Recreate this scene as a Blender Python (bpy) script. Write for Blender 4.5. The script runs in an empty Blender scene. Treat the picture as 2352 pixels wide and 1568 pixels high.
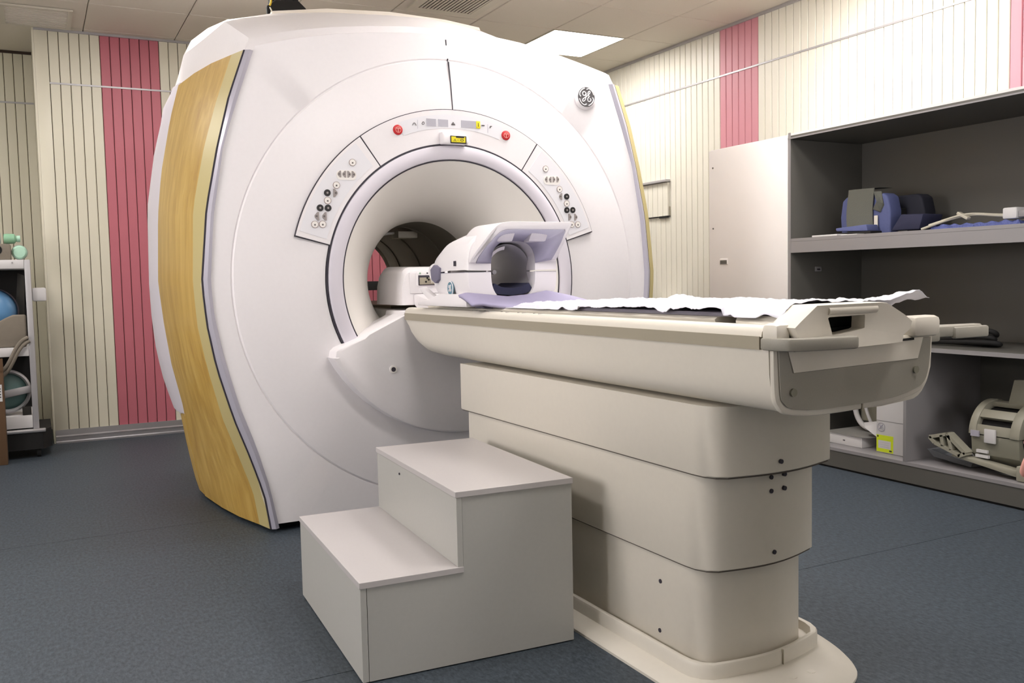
import bpy, bmesh, math, random
from mathutils import Vector, Matrix
random.seed(7)
SC = bpy.context.scene
COL = SC.collection
PI = math.pi
# ------------------------------------------------------------------ camera
YAW, PITCH, ROLL, FPX = 0.48049, -0.0691991, -0.021355, 2093.35
fw = Vector((math.sin(YAW)*math.cos(PITCH), math.cos(YAW)*math.cos(PITCH), math.sin(PITCH)))
rt = Vector((math.cos(YAW), -math.sin(YAW), 0)); up = rt.cross(fw)
rt2 = rt*math.cos(ROLL)+up*math.sin(ROLL); up2 = -rt*math.sin(ROLL)+up*math.cos(ROLL)
cd = bpy.data.cameras.new('camera'); cam = bpy.data.objects.new('camera', cd); COL.objects.link(cam)
m = Matrix((rt2, up2, -fw)).transposed().to_4x4(); m.translation = Vector((0, 0, 1.15)); cam.matrix_world = m
cd.sensor_width = 36; cd.lens = FPX/2352*36; cd.clip_start = .05
SC.camera = cam
# ------------------------------------------------------------------ world, lights, exposure
w = bpy.data.worlds.new('world'); SC.world = w; w.use_nodes = True
w.node_tree.nodes['Background'].inputs[0].default_value = (.9, .95, 1, 1)
w.node_tree.nodes['Background'].inputs[1].default_value = .05
SC.view_settings.view_transform = 'Standard'; SC.view_settings.look = 'None'
SC.view_settings.gamma = 1; SC.view_settings.use_curve_mapping = False
SC.view_settings.exposure = 0.1
PANEL_EMIT = 25.0          # strength of the ceiling light panels; the added panes glow too
PANEL_CELLS = [(3.58, 6.07), (3.58, 3.45), (2.30, .81), (.41, 5.42), (1.045, 1.47), (-1.53, 2.79), (2.30, 3.45), (-1.53, 6.07)]

# ------------------------------------------------------------------ helpers
def lin(c):
    return tuple(((x/255)/12.92 if x/255 <= .04045 else ((x/255+.055)/1.055)**2.4) for x in c)
def mat(name, rgb, rough=.5, metal=0, noise=None, bump=None, spec=.5, coat=0, emit=None):
    """noise=(scale, amount) colour mottling; bump=(scale, strength)"""
    M = bpy.data.materials.new(name); M.use_nodes = True; nt = M.node_tree; b = nt.nodes['Principled BSDF']
    c = lin(rgb); b.inputs['Base Color'].default_value = (*c, 1)
    b.inputs['Roughness'].default_value = rough; b.inputs['Metallic'].default_value = metal
    b.inputs['Specular IOR Level'].default_value = spec; b.inputs['Coat Weight'].default_value = coat
    if emit:
        b.inputs['Emission Color'].default_value = (*lin(rgb), 1); b.inputs['Emission Strength'].default_value = emit
    if noise or bump:
        tc = nt.nodes.new('ShaderNodeTexCoord')
    if noise:
        n = nt.nodes.new('ShaderNodeTexNoise'); n.inputs['Scale'].default_value = noise[0]; n.inputs['Detail'].default_value = 6
        nt.links.new(tc.outputs['Object'], n.inputs['Vector'])
        mx = nt.nodes.new('ShaderNodeMix'); mx.data_type = 'RGBA'
        a = noise[1]
        mx.inputs[6].default_value = (*[max(0, x*(1-a)) for x in c], 1); mx.inputs[7].default_value = (*[min(1, x*(1+a)) for x in c], 1)
        nt.links.new(n.outputs['Fac'], mx.inputs[0]); nt.links.new(mx.outputs[2], b.inputs['Base Color'])
    if bump:
        n2 = nt.nodes.new('ShaderNodeTexNoise'); n2.inputs['Scale'].default_value = bump[0]; n2.inputs['Detail'].default_value = 4
        nt.links.new(tc.outputs['Object'], n2.inputs['Vector'])
        bp = nt.nodes.new('ShaderNodeBump'); bp.inputs['Strength'].default_value = bump[1]; bp.inputs['Distance'].default_value = .01
        nt.links.new(n2.outputs['Fac'], bp.inputs['Height']); nt.links.new(bp.outputs[0], b.inputs['Normal'])
    return M
M = {}
M['white'] = mat('white plastic', (232, 228, 230), .38, noise=(60, .02))
M['white2'] = mat('warm white plastic', (228, 220, 208), .42, noise=(60, .02))
M['cream'] = mat('cream table plastic', (214, 208, 196), .45, noise=(50, .025))
M['cream_dk'] = mat('khaki strip', (158, 150, 132), .5)
M['grey_ins'] = mat('warm grey insert', (146, 142, 132), .55, noise=(300, .06))
M['lav'] = mat('lavender grey trim', (186, 183, 196), .28, metal=.25)
M['ring'] = mat('pale lavender ring', (214, 209, 218), .4)
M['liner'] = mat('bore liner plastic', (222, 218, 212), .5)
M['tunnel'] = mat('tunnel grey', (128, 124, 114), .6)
M['seam'] = mat('dark seam', (52, 48, 58), .7)
M['black'] = mat('black rubber', (14, 13, 13), .8)
M['cover_wh'] = mat('coil white plastic', (238, 234, 236), .35)
M['coil_grey'] = mat('coil grey lining', (178, 176, 178), .45)
M['stool'] = mat('grey melamine', (172, 171, 166), .42, noise=(90, .035))
M['stool_edge'] = mat('grey melamine edge band', (158, 155, 150), .4)
M['stool_top'] = mat('matte melamine tread', (184, 179, 178), .35, noise=(140, .035))
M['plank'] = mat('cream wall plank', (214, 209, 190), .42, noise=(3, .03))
M['plankr'] = mat('lit cream wall plank', (226, 223, 210), .42, noise=(3, .02))  # cream planks lightened for the strong light on the right wall
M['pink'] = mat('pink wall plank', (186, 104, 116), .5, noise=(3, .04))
M['pinkr'] = mat('lit pink wall plank', (208, 142, 154), .5, noise=(3, .03))  # the same pink, lightened for the glare on the right wall
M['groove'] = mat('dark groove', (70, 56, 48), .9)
M['groover'] = mat('lit groove', (112, 92, 84), .9)  # groove colour raised where the right wall is overexposed
M['alu'] = mat('aluminium trim', (178, 176, 178), .3, metal=.7)
M['rail'] = mat('grey rail', (176, 174, 176), .4, metal=.3)
M['tile'] = mat('ceiling tile', (206, 199, 186), .75, noise=(80, .03))
M['tilegap'] = mat('ceiling grid', (128, 122, 108), .8)
M['wall'] = mat('plain wall paint', (214, 210, 200), .8)
M['vent'] = mat('vent metal', (196, 190, 176), .5)
M['ventdk'] = mat('vent dark', (44, 42, 38), .8)
M['lamp'] = mat('lit diffuser', (255, 250, 247), .5, emit=PANEL_EMIT)
M['cab'] = mat('grey laminate', (90, 88, 83), .5, noise=(120, .03))  # laminate darkened for the shade inside the open shelves
M['cab_edge'] = mat('grey laminate edge', (140, 137, 138), .45)
M['cab_white'] = mat('white laminate', (226, 222, 220), .45, noise=(10, .02))
M['blue'] = mat('blue foam', (86, 94, 138), .7, noise=(60, .08))
M['navy'] = mat('navy fabric', (44, 46, 72), .8)
M['bluemat'] = mat('blue bubble mat', (82, 92, 150), .6, noise=(70, .3), bump=(120, .6))
M['strap'] = mat('olive grey fabric strap', (104, 105, 97), .9, bump=(200, .3))
M['cable'] = mat('beige cable', (186, 180, 164), .6)
M['kneec'] = mat('beige grey coil plastic', (150, 147, 132), .45)
M['knee2'] = mat('grey green coil plastic', (126, 124, 110), .5)
M['tray'] = mat('grey tray plastic', (120, 122, 126), .5)
M['paper'] = mat('white card', (206, 204, 204), .7)
M['lidgrey'] = mat('grey card lid', (140, 138, 134), .8)
M['yellow'] = mat('yellow sticker', (206, 222, 40), .6)
M['yel'] = mat('laser label yellow', (228, 214, 20), .5)
M['purple'] = mat('lilac foam pad', (168, 162, 192), .75, noise=(40, .03))
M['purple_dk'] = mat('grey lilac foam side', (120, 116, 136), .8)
M['matt'] = mat('grey mattress vinyl', (132, 128, 140), .6)
M['red'] = mat('red stop button', (196, 34, 40), .4)
M['redlt'] = mat('pale red symbol', (226, 150, 140), .5)
M['btn'] = mat('white button', (236, 232, 228), .5)
M['btnring'] = mat('brown button outline', (150, 132, 126), .5)
M['btnblk'] = mat('black button', (18, 16, 18), .5)
M['btnsym'] = mat('grey symbol', (96, 90, 90), .6)
M['tri'] = mat('grey arrow button', (150, 142, 140), .6)
M['disp'] = mat('dotted display grey', (176, 174, 184), .6, noise=(900, .25))
M['tint'] = mat('panel overlay', (226, 225, 230), .45)
M['badge'] = mat('badge dark grey', (84, 82, 84), .4)
M['badgebl'] = mat('badge blue', (96, 140, 160), .4)
M['brown'] = mat('brown cardboard', (92, 68, 46), .85, noise=(8, .15))
M['teal'] = mat('teal coil plastic', (92, 122, 120), .4)
M['bluebowl'] = mat('blue plastic', (92, 140, 184), .35)
M['mint'] = mat('mint plastic', (168, 206, 184), .5)
M['green'] = mat('green bottle', (134, 178, 146), .35)
M['sack'] = mat('tan grey cloth', (122, 114, 102), .9, bump=(30, .5))
M['skin'] = mat('skin', (222, 160, 148), .55)
M['sleeve'] = mat('white sleeve', (220, 220, 222), .85)

# wood veneer for the gantry side panels
def wood():
    W = bpy.data.materials.new('yellow wood veneer'); W.use_nodes = True; nt = W.node_tree; b = nt.nodes['Principled BSDF']
    tc = nt.nodes.new('ShaderNodeTexCoord'); mp = nt.nodes.new('ShaderNodeMapping'); mp.inputs['Scale'].default_value = (7, 7, .55)
    n = nt.nodes.new('ShaderNodeTexNoise'); n.inputs['Scale'].default_value = 2.6; n.inputs['Detail'].default_value = 7; n.inputs['Roughness'].default_value = .62; n.inputs['Distortion'].default_value = .4
    r = nt.nodes.new('ShaderNodeValToRGB'); e = r.color_ramp.elements
    e[0].position = .3; e[0].color = (*lin((172, 134, 62)), 1); e[1].position = .72; e[1].color = (*lin((206, 174, 98)), 1)
    x = r.color_ramp.elements.new(.5); x.color = (*lin((190, 155, 78)), 1)
    nt.links.new(tc.outputs['Object'], mp.inputs[0]); nt.links.new(mp.outputs[0], n.inputs['Vector']); nt.links.new(n.outputs['Fac'], r.inputs[0]); nt.links.new(r.outputs[0], b.inputs['Base Color'])
    b.inputs['Roughness'].default_value = .38; b.inputs['Coat Weight'].default_value = .12; b.inputs['Coat Roughness'].default_value = .15
    return W
M['wood'] = wood()
M['woodf'] = mat('lit wood edge', (188, 174, 122), .4)  # veneer bevel coloured paler for the light it catches
def floormat():
    W = bpy.data.materials.new('blue grey vinyl'); W.use_nodes = True; nt = W.node_tree; b = nt.nodes['Principled BSDF']
    tc = nt.nodes.new('ShaderNodeTexCoord')
    n = nt.nodes.new('ShaderNodeTexNoise'); n.inputs['Scale'].default_value = 90; n.inputs['Detail'].default_value = 8; n.inputs['Roughness'].default_value = .8
    mp = nt.nodes.new('ShaderNodeMapping'); mp.inputs['Scale'].default_value = (1, .45, 1)
    r = nt.nodes.new('ShaderNodeValToRGB'); e = r.color_ramp.elements
    e[0].position = .34; e[0].color = (*lin((34, 41, 45)), 1); e[1].position = .66; e[1].color = (*lin((77, 86, 96)), 1)
    nt.links.new(tc.outputs['Object'], mp.inputs[0]); nt.links.new(mp.outputs[0], n.inputs['Vector']); nt.links.new(n.outputs['Fac'], r.inputs[0]); nt.links.new(r.outputs[0], b.inputs['Base Color'])
    b.inputs['Roughness'].default_value = .55; b.inputs['Specular IOR Level'].default_value = .3
    return W
M['floor'] = floormat()
def sheetmat():
    W = bpy.data.materials.new('thin white sheet'); W.use_nodes = True; b = W.node_tree.nodes['Principled BSDF']
    b.inputs['Base Color'].default_value = (*lin((226, 226, 238)), 1); b.inputs['Roughness'].default_value = .35
    return W
M['shadeline'] = mat('painted shadow line', (84, 77, 70), .9)
M['hair'] = mat('black hair', (24, 20, 18), .6)
M['trouser'] = mat('dark trousers', (46, 48, 56), .9)
M['shoe'] = mat('black shoe', (20, 20, 22), .5)
M['lip'] = mat('lips', (176, 96, 92), .5)
M['sheet'] = sheetmat()
M['hoodin'] = mat('lavender grey hood lining', (184, 181, 198), .5)

def wloc(o):
    v = Vector((0, 0, 0))
    while o is not None:
        v += o.location; o = o.parent
    return v
def link(name, me, material, parent=None, **k):
    """mesh vertices arrive in world coordinates; origin goes to the parent's origin"""
    o = bpy.data.objects.new(name, me); COL.objects.link(o)
    if parent is not None:
        off = wloc(parent); me.transform(Matrix.Translation(-off)); o.parent = parent
    if material is not None: me.materials.append(material)
    for a, b in k.items(): o[a] = b
    return o
def finish(me, smooth, ang=35):
    if smooth:
        me.polygons.foreach_set('use_smooth', [True]*len(me.polygons)); me.set_sharp_from_angle(angle=math.radians(ang))
    me.update()
def mesh(name, v, f, material, parent=None, smooth=False, bevel=0, seg=2, ang=35, solid=0, off=-1, sub=0, **k):
    me = bpy.data.meshes.new(name)
    bm = bmesh.new(); vs = [bm.verts.new(p) for p in v]
    for q in f:
        try: bm.faces.new([vs[i] for i in q])
        except ValueError: pass
    bmesh.ops.recalc_face_normals(bm, faces=bm.faces)
    if bevel:
        ed = [e for e in bm.edges if len(e.link_faces) == 2 and e.calc_face_angle(0) > math.radians(ang)]
        bmesh.ops.bevel(bm, geom=ed, offset=bevel, segments=seg, profile=.5, affect='EDGES', clamp_overlap=True)
    bm.to_mesh(me); bm.free(); finish(me, smooth)
    o = link(name, me, material, parent, **k)
    if sub:
        s = o.modifiers.new('s', 'SUBSURF'); s.levels = s.render_levels = sub
    if solid:
        s = o.modifiers.new('t', 'SOLIDIFY'); s.thickness = solid; s.offset = off
    return o
BF = [(0, 1, 2, 3), (7, 6, 5, 4), (0, 4, 5, 1), (1, 5, 6, 2), (2, 6, 7, 3), (3, 7, 4, 0)]
def box(name, lo, hi, material, parent=None, bevel=0, rot=None, **k):
    x0, y0, z0 = lo; x1, y1, z1 = hi
    v = [Vector(p) for p in ((x0, y0, z0), (x1, y0, z0), (x1, y1, z0), (x0, y1, z0), (x0, y0, z1), (x1, y0, z1), (x1, y1, z1), (x0, y1, z1))]
    if rot:
        c = sum(v, Vector())/8; R = Matrix.Rotation(rot[1], 3, rot[0]); v = [c+R@(p-c) for p in v]
    return mesh(name, v, BF, material, parent, bevel=bevel, smooth=bool(bevel), ang=30, **k)
def prism(name, pts, ax, a, b, material, parent=None, **k):
    n = len(pts)
    def P(p, t): return {'Y': (p[0], t, p[1]), 'X': (t, p[0], p[1]), 'Z': (p[0], p[1], t)}[ax]
    v = [P(p, a) for p in pts]+[P(p, b) for p in pts]
    f = [tuple(range(n)), tuple(range(2*n-1, n-1, -1))]+[(i, (i+1) % n, n+(i+1) % n, n+i) for i in range(n)]
    return mesh(name, v, f, material, parent, **k)
def loft(name, secs, material, parent=None, closed=True, caps=True, **k):
    n = len(secs[0]); v = [p for s in secs for p in s]; f = []
    for j in range(len(secs)-1):
        for i in range(n if closed else n-1):
            f.append((j*n+i, j*n+(i+1) % n, (j+1)*n+(i+1) % n, (j+1)*n+i))
    if caps and closed: f += [tuple(range(n)), tuple(range(len(v)-1, len(v)-n-1, -1))]
    return mesh(name, v, f, material, parent, **k)
def lathe(name, prof, c, ax, material, parent=None, n=96, a0=0, a1=2*PI, **k):
    """prof: (radius, position along axis); c: centre; ax axis letter"""
    full = abs(a1-a0-2*PI) < 1e-6; m_ = n if full else n+1; v = []; f = []
    for r, t in prof:
        for i in range(m_):
            a = a0+(a1-a0)*i/n; p = r*math.cos(a); q = r*math.sin(a)
            v.append({'Y': (c[0]+p, t, c[2]+q), 'Z': (c[0]+p, c[1]+q, t), 'X': (t, c[1]+p, c[2]+q)}[ax])
    for j in range(len(prof)-1):
        for i in range(n):
            i2 = (i+1) % m_ if full else i+1
            f.append((j*m_+i, j*m_+i2, (j+1)*m_+i2, (j+1)*m_+i))
    k.setdefault('smooth', True)
    return mesh(name, v, f, material, parent, **k)
def cyl(name, c, r, t0, t1, ax, material, parent=None, n=20, bev=0, **k):
    pr = [(1e-4, t0), (r, t0), (r, t1), (1e-4, t1)] if not bev else [(1e-4, t0), (r, t0), (r, t1-(bev if t1 > t0 else -bev)), (r-abs(bev), t1), (1e-4, t1)]
    return lathe(name, pr, c, ax, material, parent, n=n, **k)
def tube(name, pts, r, material, parent=None, cyclic=False, **k):
    cu = bpy.data.curves.new(name, 'CURVE'); cu.dimensions = '3D'; cu.bevel_depth = r; cu.bevel_resolution = 3; cu.use_fill_caps = True
    s = cu.splines.new('NURBS' if len(pts) > 3 else 'POLY'); s.points.add(len(pts)-1)
    for i, p in enumerate(pts): s.points[i].co = (*p, 1)
    if len(pts) > 3: s.order_u = 4; s.use_endpoint_u = not cyclic; s.resolution_u = 4
    s.use_cyclic_u = cyclic
    o = bpy.data.objects.new(name, cu); dg = bpy.context.evaluated_depsgraph_get(); COL.objects.link(o)
    bpy.context.view_layer.update(); dg = bpy.context.evaluated_depsgraph_get()
    me = bpy.data.meshes.new_from_object(o.evaluated_get(dg)); bpy.data.objects.remove(o)
    me.materials.clear(); me.name = name; finish(me, True, 60)
    return link(name, me, material, parent, **k)
def joined(name, objs, material, parent=None, **k):
    """merge helper meshes (already built, same parent) into one mesh object"""
    bm = bmesh.new(); off = wloc(objs[0].parent) if objs[0].parent else Vector()
    for o in objs: bm.from_mesh(o.data)
    for o in objs: bpy.data.objects.remove(o)
    me = bpy.data.meshes.new(name); bm.to_mesh(me); bm.free(); me.transform(Matrix.Translation(off))
    return link(name, me, material, parent, **k)
def root(name, loc, label, cat, **k):
    o = bpy.data.objects.new(name, None); COL.objects.link(o); o.location = loc; o.empty_display_size = .1
    o['label'] = label; o['category'] = cat
    for a, b in k.items(): o[a] = b
    return o
def interp(tab, x):
    t = sorted(tab)
    if x <= t[0][0]: return t[0][1]
    for (a, b), (c, d) in zip(t, t[1:]):
        if x <= c: return b+(d-b)*(x-a)/(c-a)
    return t[-1][1]

# ================================================================== ROOM
X0, X1, Y0, Y1, YR, ZC = -2.6, 4.74, -2.0, 7.5, 8.3, 3.02
# floor: three vinyl sheets with thin seams
fl = box('floor', (X0-.1, Y0-.1, -.12), (X1+.1, YR+.1, -.004), M['seam'], kind='structure')
for a, b in ((Y0, 2.56), (2.563, 4.57), (4.573, YR)):
    box('vinyl_sheet', (X0, a, -.004), (X1, b, 0), M['floor'], fl)
# ceiling with metal tiles
XS = [-2.83, -2.18, -1.53, -.88, -.23, .41, 1.045, 1.67, 2.30, 2.945, 3.58, 4.24, 4.74]
YS = [-2.0, -1.16, -.505, .15, .81, 1.47, 2.13, 2.79, 3.45, 4.10, 4.765, 5.42, 6.07, 6.74, 7.42, 8.3]
ce = box('ceiling', (X0-.1, Y0-.1, ZC+.014), (X1+.1, YR+.1, ZC+.1), M['tilegap'], kind='structure')
def in_cells(x, y, cells):
    return any(abs(x-a) < .3 and abs(y-b) < .3 for a, b in cells)
LC = PANEL_CELLS
VENT = [(2.30, 5.42)]
for i in range(len(XS)-1):
    for j in range(len(YS)-1):
        if in_cells(XS[i], YS[j], LC): continue
        x0, x1, y0, y1 = max(XS[i], X0)+.0025, XS[i+1]-.0025, YS[j]+.0025, YS[j+1]-.0025
        if y0 > 7.4 and x0 > .1: y1 = 7.5
        z = ZC+random.uniform(0, .0015)
        pts = [(x0, y0), (x1, y0), (x1, y1), (x0, y1)]
        v = [(x+(.005 if x == x0 else -.005), y+(.005 if y == y0 else -.005), z) for x, y in pts]+[(x, y, z+.005) for x, y in pts]+[(x, y, ZC+.014) for x, y in pts]
        f = [(0, 1, 2, 3)]+[(a, (a+1) % 4, 4+(a+1) % 4, 4+a) for a in range(4)]+[(4+a, 4+(a+1) % 4, 8+(a+1) % 4, 8+a) for a in range(4)]
        mesh('ceiling_tile', v, f, M['tile'], ce)
# ceiling light panels
lab = {0: 'lit square ceiling panel above the right side of the scanner'}
rest = ['lit square ceiling panel beside the right wall above the shelves', 'lit square ceiling panel in front of the table end',
        'lit square ceiling panel left of the scanner side', 'lit square ceiling panel in front of the step stool', 'lit square ceiling panel at the far left of the room', 'lit square ceiling panel above the patient table', 'lit square ceiling panel left of the trolley recess']
for k, (cx, cy) in enumerate(PANEL_CELLS):
    xa, xb = cx+.004, XS[XS.index(cx)+1]-.004 if cx in XS else cx+.64
    yb = YS[YS.index(cy)+1]-.004 if cy in YS else cy+.65; ya = cy+.004
    r = root('ceiling_light', (cx, cy, ZC), lab.get(k) or rest[k-1], 'ceiling light', group='square ceiling light panels')
    fr = []
    for lo, hi in (((xa, ya, ZC-.002), (xb, ya+.012, ZC+.014)), ((xa, yb-.012, ZC-.002), (xb, yb, ZC+.014)), ((xa, ya+.012, ZC-.002), (xa+.012, yb-.012, ZC+.014)), ((xb-.012, ya+.012, ZC-.002), (xb, yb-.012, ZC+.014))):
        fr.append(box('f', lo, hi, None))
    joined('frame', fr, M['vent'], r)
    box('diffuser', (xa+.013, ya+.013, ZC), (xb-.013, yb-.013, ZC+.012), M['lamp'], r)
# ceiling vents
def frame4(name, x0, x1, y0, y1, z0, z1, t, material, parent):
    fr = [box('f', (x0, y0, z0), (x1, y0+t, z1), None), box('f', (x0, y1-t, z0), (x1, y1, z1), None), box('f', (x0, y0+t, z0), (x0+t, y1-t, z1), None), box('f', (x1-t, y0+t, z0), (x1, y1-t, z1), None)]
    return joined(name, fr, material, parent)
r = root('ceiling_vent', (2.61, 5.745, ZC), 'slatted ceiling air vent above the scanner, slats lit against black', 'vent')
frame4('frame', 2.36, 2.875, 5.48, 5.985, ZC-.012, ZC+.002, .06, M['vent'], r)
box('backing', (2.42, 5.54, ZC-.004), (2.815, 5.925, ZC-.001), M['ventdk'], r)
for i in range(15):
    x = 2.432+i*.0262
    box('slat', (x, 5.54, ZC-.012), (x+.012, 5.925, ZC-.006), M['vent'], r, rot=('Y', .35))
r = root('ceiling_vent', (.1, 7.18, ZC), 'pale louvred ceiling vent near the left rear corner recess', 'vent')
frame4('frame', -.115, .325, 6.935, 7.43, ZC-.014, ZC-.001, .03, M['vent'], r)
box('backing', (-.085, 6.965, ZC-.006), (.295, 7.4, ZC-.002), M['tilegap'], r)
for i in range(12):
    y = 6.975+i*.0355
    box('slat', (-.085, y, ZC-.012), (.295, y+.026, ZC-.0065), M['tile'], r, rot=('X', .12))

# planked walls --------------------------------------------------------------
_pc = {}
def plank(axis, a, fixed, face_dir, z0, z1, material, parent, pw=.0645):
    """one wall plank with chamfered long edges; axis = direction the wall runs"""
    key = (axis, face_dir, z0, z1, material.name, pw)
    c, t = .004, .012
    prof = [(0, 0), (0, t-c), (c, t), (pw-c, t), (pw, t-c), (pw, 0)]
    if key not in _pc:
        v = []
        for z in (z0, z1):
            for u, d in prof:
                v.append((u, d*face_dir, z) if axis == 'X' else (d*face_dir, u, z))
        n = 6; f = [tuple(range(n)), tuple(range(2*n-1, n-1, -1))]+[(i, (i+1) % n, n+(i+1) % n, n+i) for i in range(n)]
        me = bpy.data.meshes.new('plank'); bm = bmesh.new(); vs = [bm.verts.new(p) for p in v]
        for q in f: bm.faces.new([vs[i] for i in q])
        bmesh.ops.recalc_face_normals(bm, faces=bm.faces); bm.to_mesh(me); bm.free(); me.materials.append(material); _pc[key] = me
    o = bpy.data.objects.new('plank', _pc[key]); COL.objects.link(o); o.parent = parent
    o.location = (a, fixed, 0) if axis == 'X' else (fixed, a, 0)
wb = box('wall_back', (.09, Y1+.012, 0), (X1+.1, YR+.1, ZC+.014), M['groove'], kind='structure')
wr_ = box('wall_right', (X1+.012, Y0, 0), (X1+.1, Y1+.012, ZC+.014), M['groover'], kind='structure')
wl = box('wall_left', (X0-.1, Y0, 0), (X0, YR, ZC+.014), M['wall'], kind='structure')
wf = box('wall_front', (X0-.1, Y0-.1, 0), (X1+.1, Y0, ZC+.014), M['wall'], kind='structure')
wre = box('wall_recess', (X0, YR+.012, 0), (.09, YR+.1, ZC+.014), M['groove'], kind='structure')
k = 0
x = .52-.0686*5
while x < X1-.02:
    pinkb = (.515 < x < .92) or (2.44 < x < 2.84)
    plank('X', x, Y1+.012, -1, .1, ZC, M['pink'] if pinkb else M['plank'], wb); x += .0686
y = Y1-.075
while y > Y0+.02:
    c = 5.075 < y+.001 < 5.49 or 2.74 < y < 3.16
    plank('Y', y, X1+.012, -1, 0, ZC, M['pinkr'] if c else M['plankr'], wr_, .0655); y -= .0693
x = .09-.08
while x > X0+.02:
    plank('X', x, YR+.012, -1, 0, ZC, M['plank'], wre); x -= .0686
tr = box('trim_1', (.085, Y1-.004, 0), (.173, Y1+.012, ZC), M['plank'], bevel=.003, kind='structure')   # corner post of the proud wall
tr2 = box('trim_2', (.072, Y1-.004, 0), (.085, YR, ZC), M['plank'], kind='structure')
box('trim_3', (.173, Y1-.006, 2.628), (X1, Y1, 2.640), M['rail'], kind='structure')
box('trim_4', (X0, YR-.004, 2.612), (.07, YR, 2.626), M['rail'], kind='structure')
box('trim_5', (X1-.006, Y0, 2.652), (X1, Y1-.006, 2.664), M['rail'], kind='structure')
box('trim_6', (.085, Y1-.016, ZC-.016), (X1, Y1, ZC), M['rail'], kind='structure')
box('trim_7', (X1-.016, Y0, ZC-.02), (X1, Y1-.016, ZC), M['rail'], kind='structure')
box('trim_8', (X0, YR-.012, ZC-.02), (.07, YR, ZC), M['groove'], kind='structure')
bb = prism('baseboard_back', [(Y1, 0), (Y1-.03, 0), (Y1-.03, .012), (Y1-.014, .018), (Y1-.014, .045), (Y1-.022, .052), (Y1-.012, .060), (Y1-.010, .10), (Y1, .10)], 'X', .085, X1, M['alu'], kind='structure')
# glowing fill panes added behind the camera and at left, out of frame
def fill_pane(name, axis, at, a0, a1, z0, z1, dirn, e):
    em = mat(name+' lit pane', (255, 250, 250), .3, emit=e)
    if axis == 'Y': B_ = lambda lo, hi, nm, mt, p: box(nm, (lo[0], min(at, at+dirn*lo[1]), lo[2]), (hi[0], max(at, at+dirn*lo[1]), hi[2]), mt, p)
    else: B_ = lambda lo, hi, nm, mt, p: box(nm, (min(at, at+dirn*lo[1]), lo[0], lo[2]), (max(at, at+dirn*lo[1]), hi[0], hi[2]), mt, p)
    o = B_((a0, .01, z0), (a1, 0, z1), name, em, None); o['kind'] = 'structure'
    for lo, hi in (((a0-.06, .04, z0-.06), (a1+.06, 0, z0)), ((a0-.06, .04, z1), (a1+.06, 0, z1+.06)), ((a0-.06, .04, z0), (a0, 0, z1)), ((a1, .04, z0), (a1+.06, 0, z1))):
        B_(lo, hi, 'fill_pane_frame', M['alu'], o)
fill_pane('fill_pane_1', 'Y', Y0, 1.9, 3.5, .85, 2.05, 1, 7.0)
fill_pane('fill_pane_2', 'X', X0, 2.2, 3.5, 1.1, 2.1, 1, 17.0)
# small hatch in the right wall planks
r = root('wall_hatch', (X1, 6.35, 1.64), 'flush planked hatch with grey lip in the right wall behind the scanner', 'hatch')
yy = 6.60
for i in range(6):
    box('panel_slat', (X1-.022, 6.188+i*.0693, 1.645), (X1-.002, 6.188+i*.0693+.0655, 1.92), M['plankr'], r)
box('top_lip', (X1-.05, 6.175, 1.925), (X1-.002, 6.60, 1.945), M['rail'], r, bevel=.004)
box('gap', (X1-.012, 6.178, 1.637), (X1-.001, 6.60, 1.644), M['seam'], r)
box('latch', (X1-.02, 6.19, 1.628), (X1-.012, 6.31, 1.65), M['black'], r)
box('side_gap', (X1-.012, 6.178, 1.64), (X1-.001, 6.182, 1.72), M['cream_dk'], r)

# ================================================================== SCANNER
CX, ZB = 1.852, 1.15
G = root('mri_scanner', (CX, 4.9, 0), 'large white magnet scanner with yellow wood side panels and open bore', 'scanner')
Axl = [(2.207, .925), (1.945, .831), (1.759, .77), (1.444, .715), (1.157, .692), (1.006, .702), (.816, .738), (.606, .792), (.415, .859), (.219, .913), (.016, .951)]
C1 = [(2.195, .878), (1.975, .799), (1.759, .742), (1.486, .684), (1.158, .651), (.971, .665), (.779, .698), (.546, .762), (.36, .828), (.182, .884), (.003, .910)]
C2 = [(2.212, .852), (1.977, .768), (1.771, .706), (1.493, .646), (1.159, .631), (.968, .642), (.773, .677), (.536, .734), (.332, .806), (.182, .857), (-.018, .888)]
C3 = [(2.195, .717), (2.014, .667), (1.727, .609), (1.508, .584), (1.164, .569), (.944, .589), (.737, .616), (.538, .659), (.263, .70), (.085, .735), (-.013, .764)]
C4 = [(2.217, .726), (2.139, .676), (2.039, .658), (1.873, .615), (1.573, .566), (1.166, .556), (.98, .561), (.792, .577), (.64, .606), (.506, .643), (.441, .664), (.1, .74), (.02, .75)]
MX = 1.86
def mir(x): return 2*MX-x
ZL = [.04, .12, .25, .4, .55, .7, .85, 1.0, 1.15, 1.3, 1.45, 1.6, 1.75, 1.9, 2.05, 2.17]
archA = [(.925, 2.207), (1.04, 2.24), (1.151, 2.268), (1.3, 2.297), (1.464, 2.32), (1.65, 2.34), (1.86, 2.349), (2.07, 2.345), (2.281, 2.336), (2.42, 2.317), (2.54, 2.289), (2.66, 2.262), (2.785, 2.232)]
archB = [(.842, 2.362), (.93, 2.388), (1.06, 2.412), (1.25, 2.44), (1.45, 2.465), (1.65, 2.48), (1.86, 2.487), (2.05, 2.47), (2.25, 2.432), (2.45, 2.392), (2.6, 2.362), (2.72, 2.335), (2.85, 2.30)]
archD = [(.738, 2.326), (.779, 2.405), (.865, 2.477), (.965, 2.532), (1.2, 2.59), (1.5, 2.63), (1.86, 2.652), (2.22, 2.645), (2.44, 2.628), (2.62, 2.565), (2.75, 2.50), (2.87, 2.42), (2.99, 2.28)]
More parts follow.
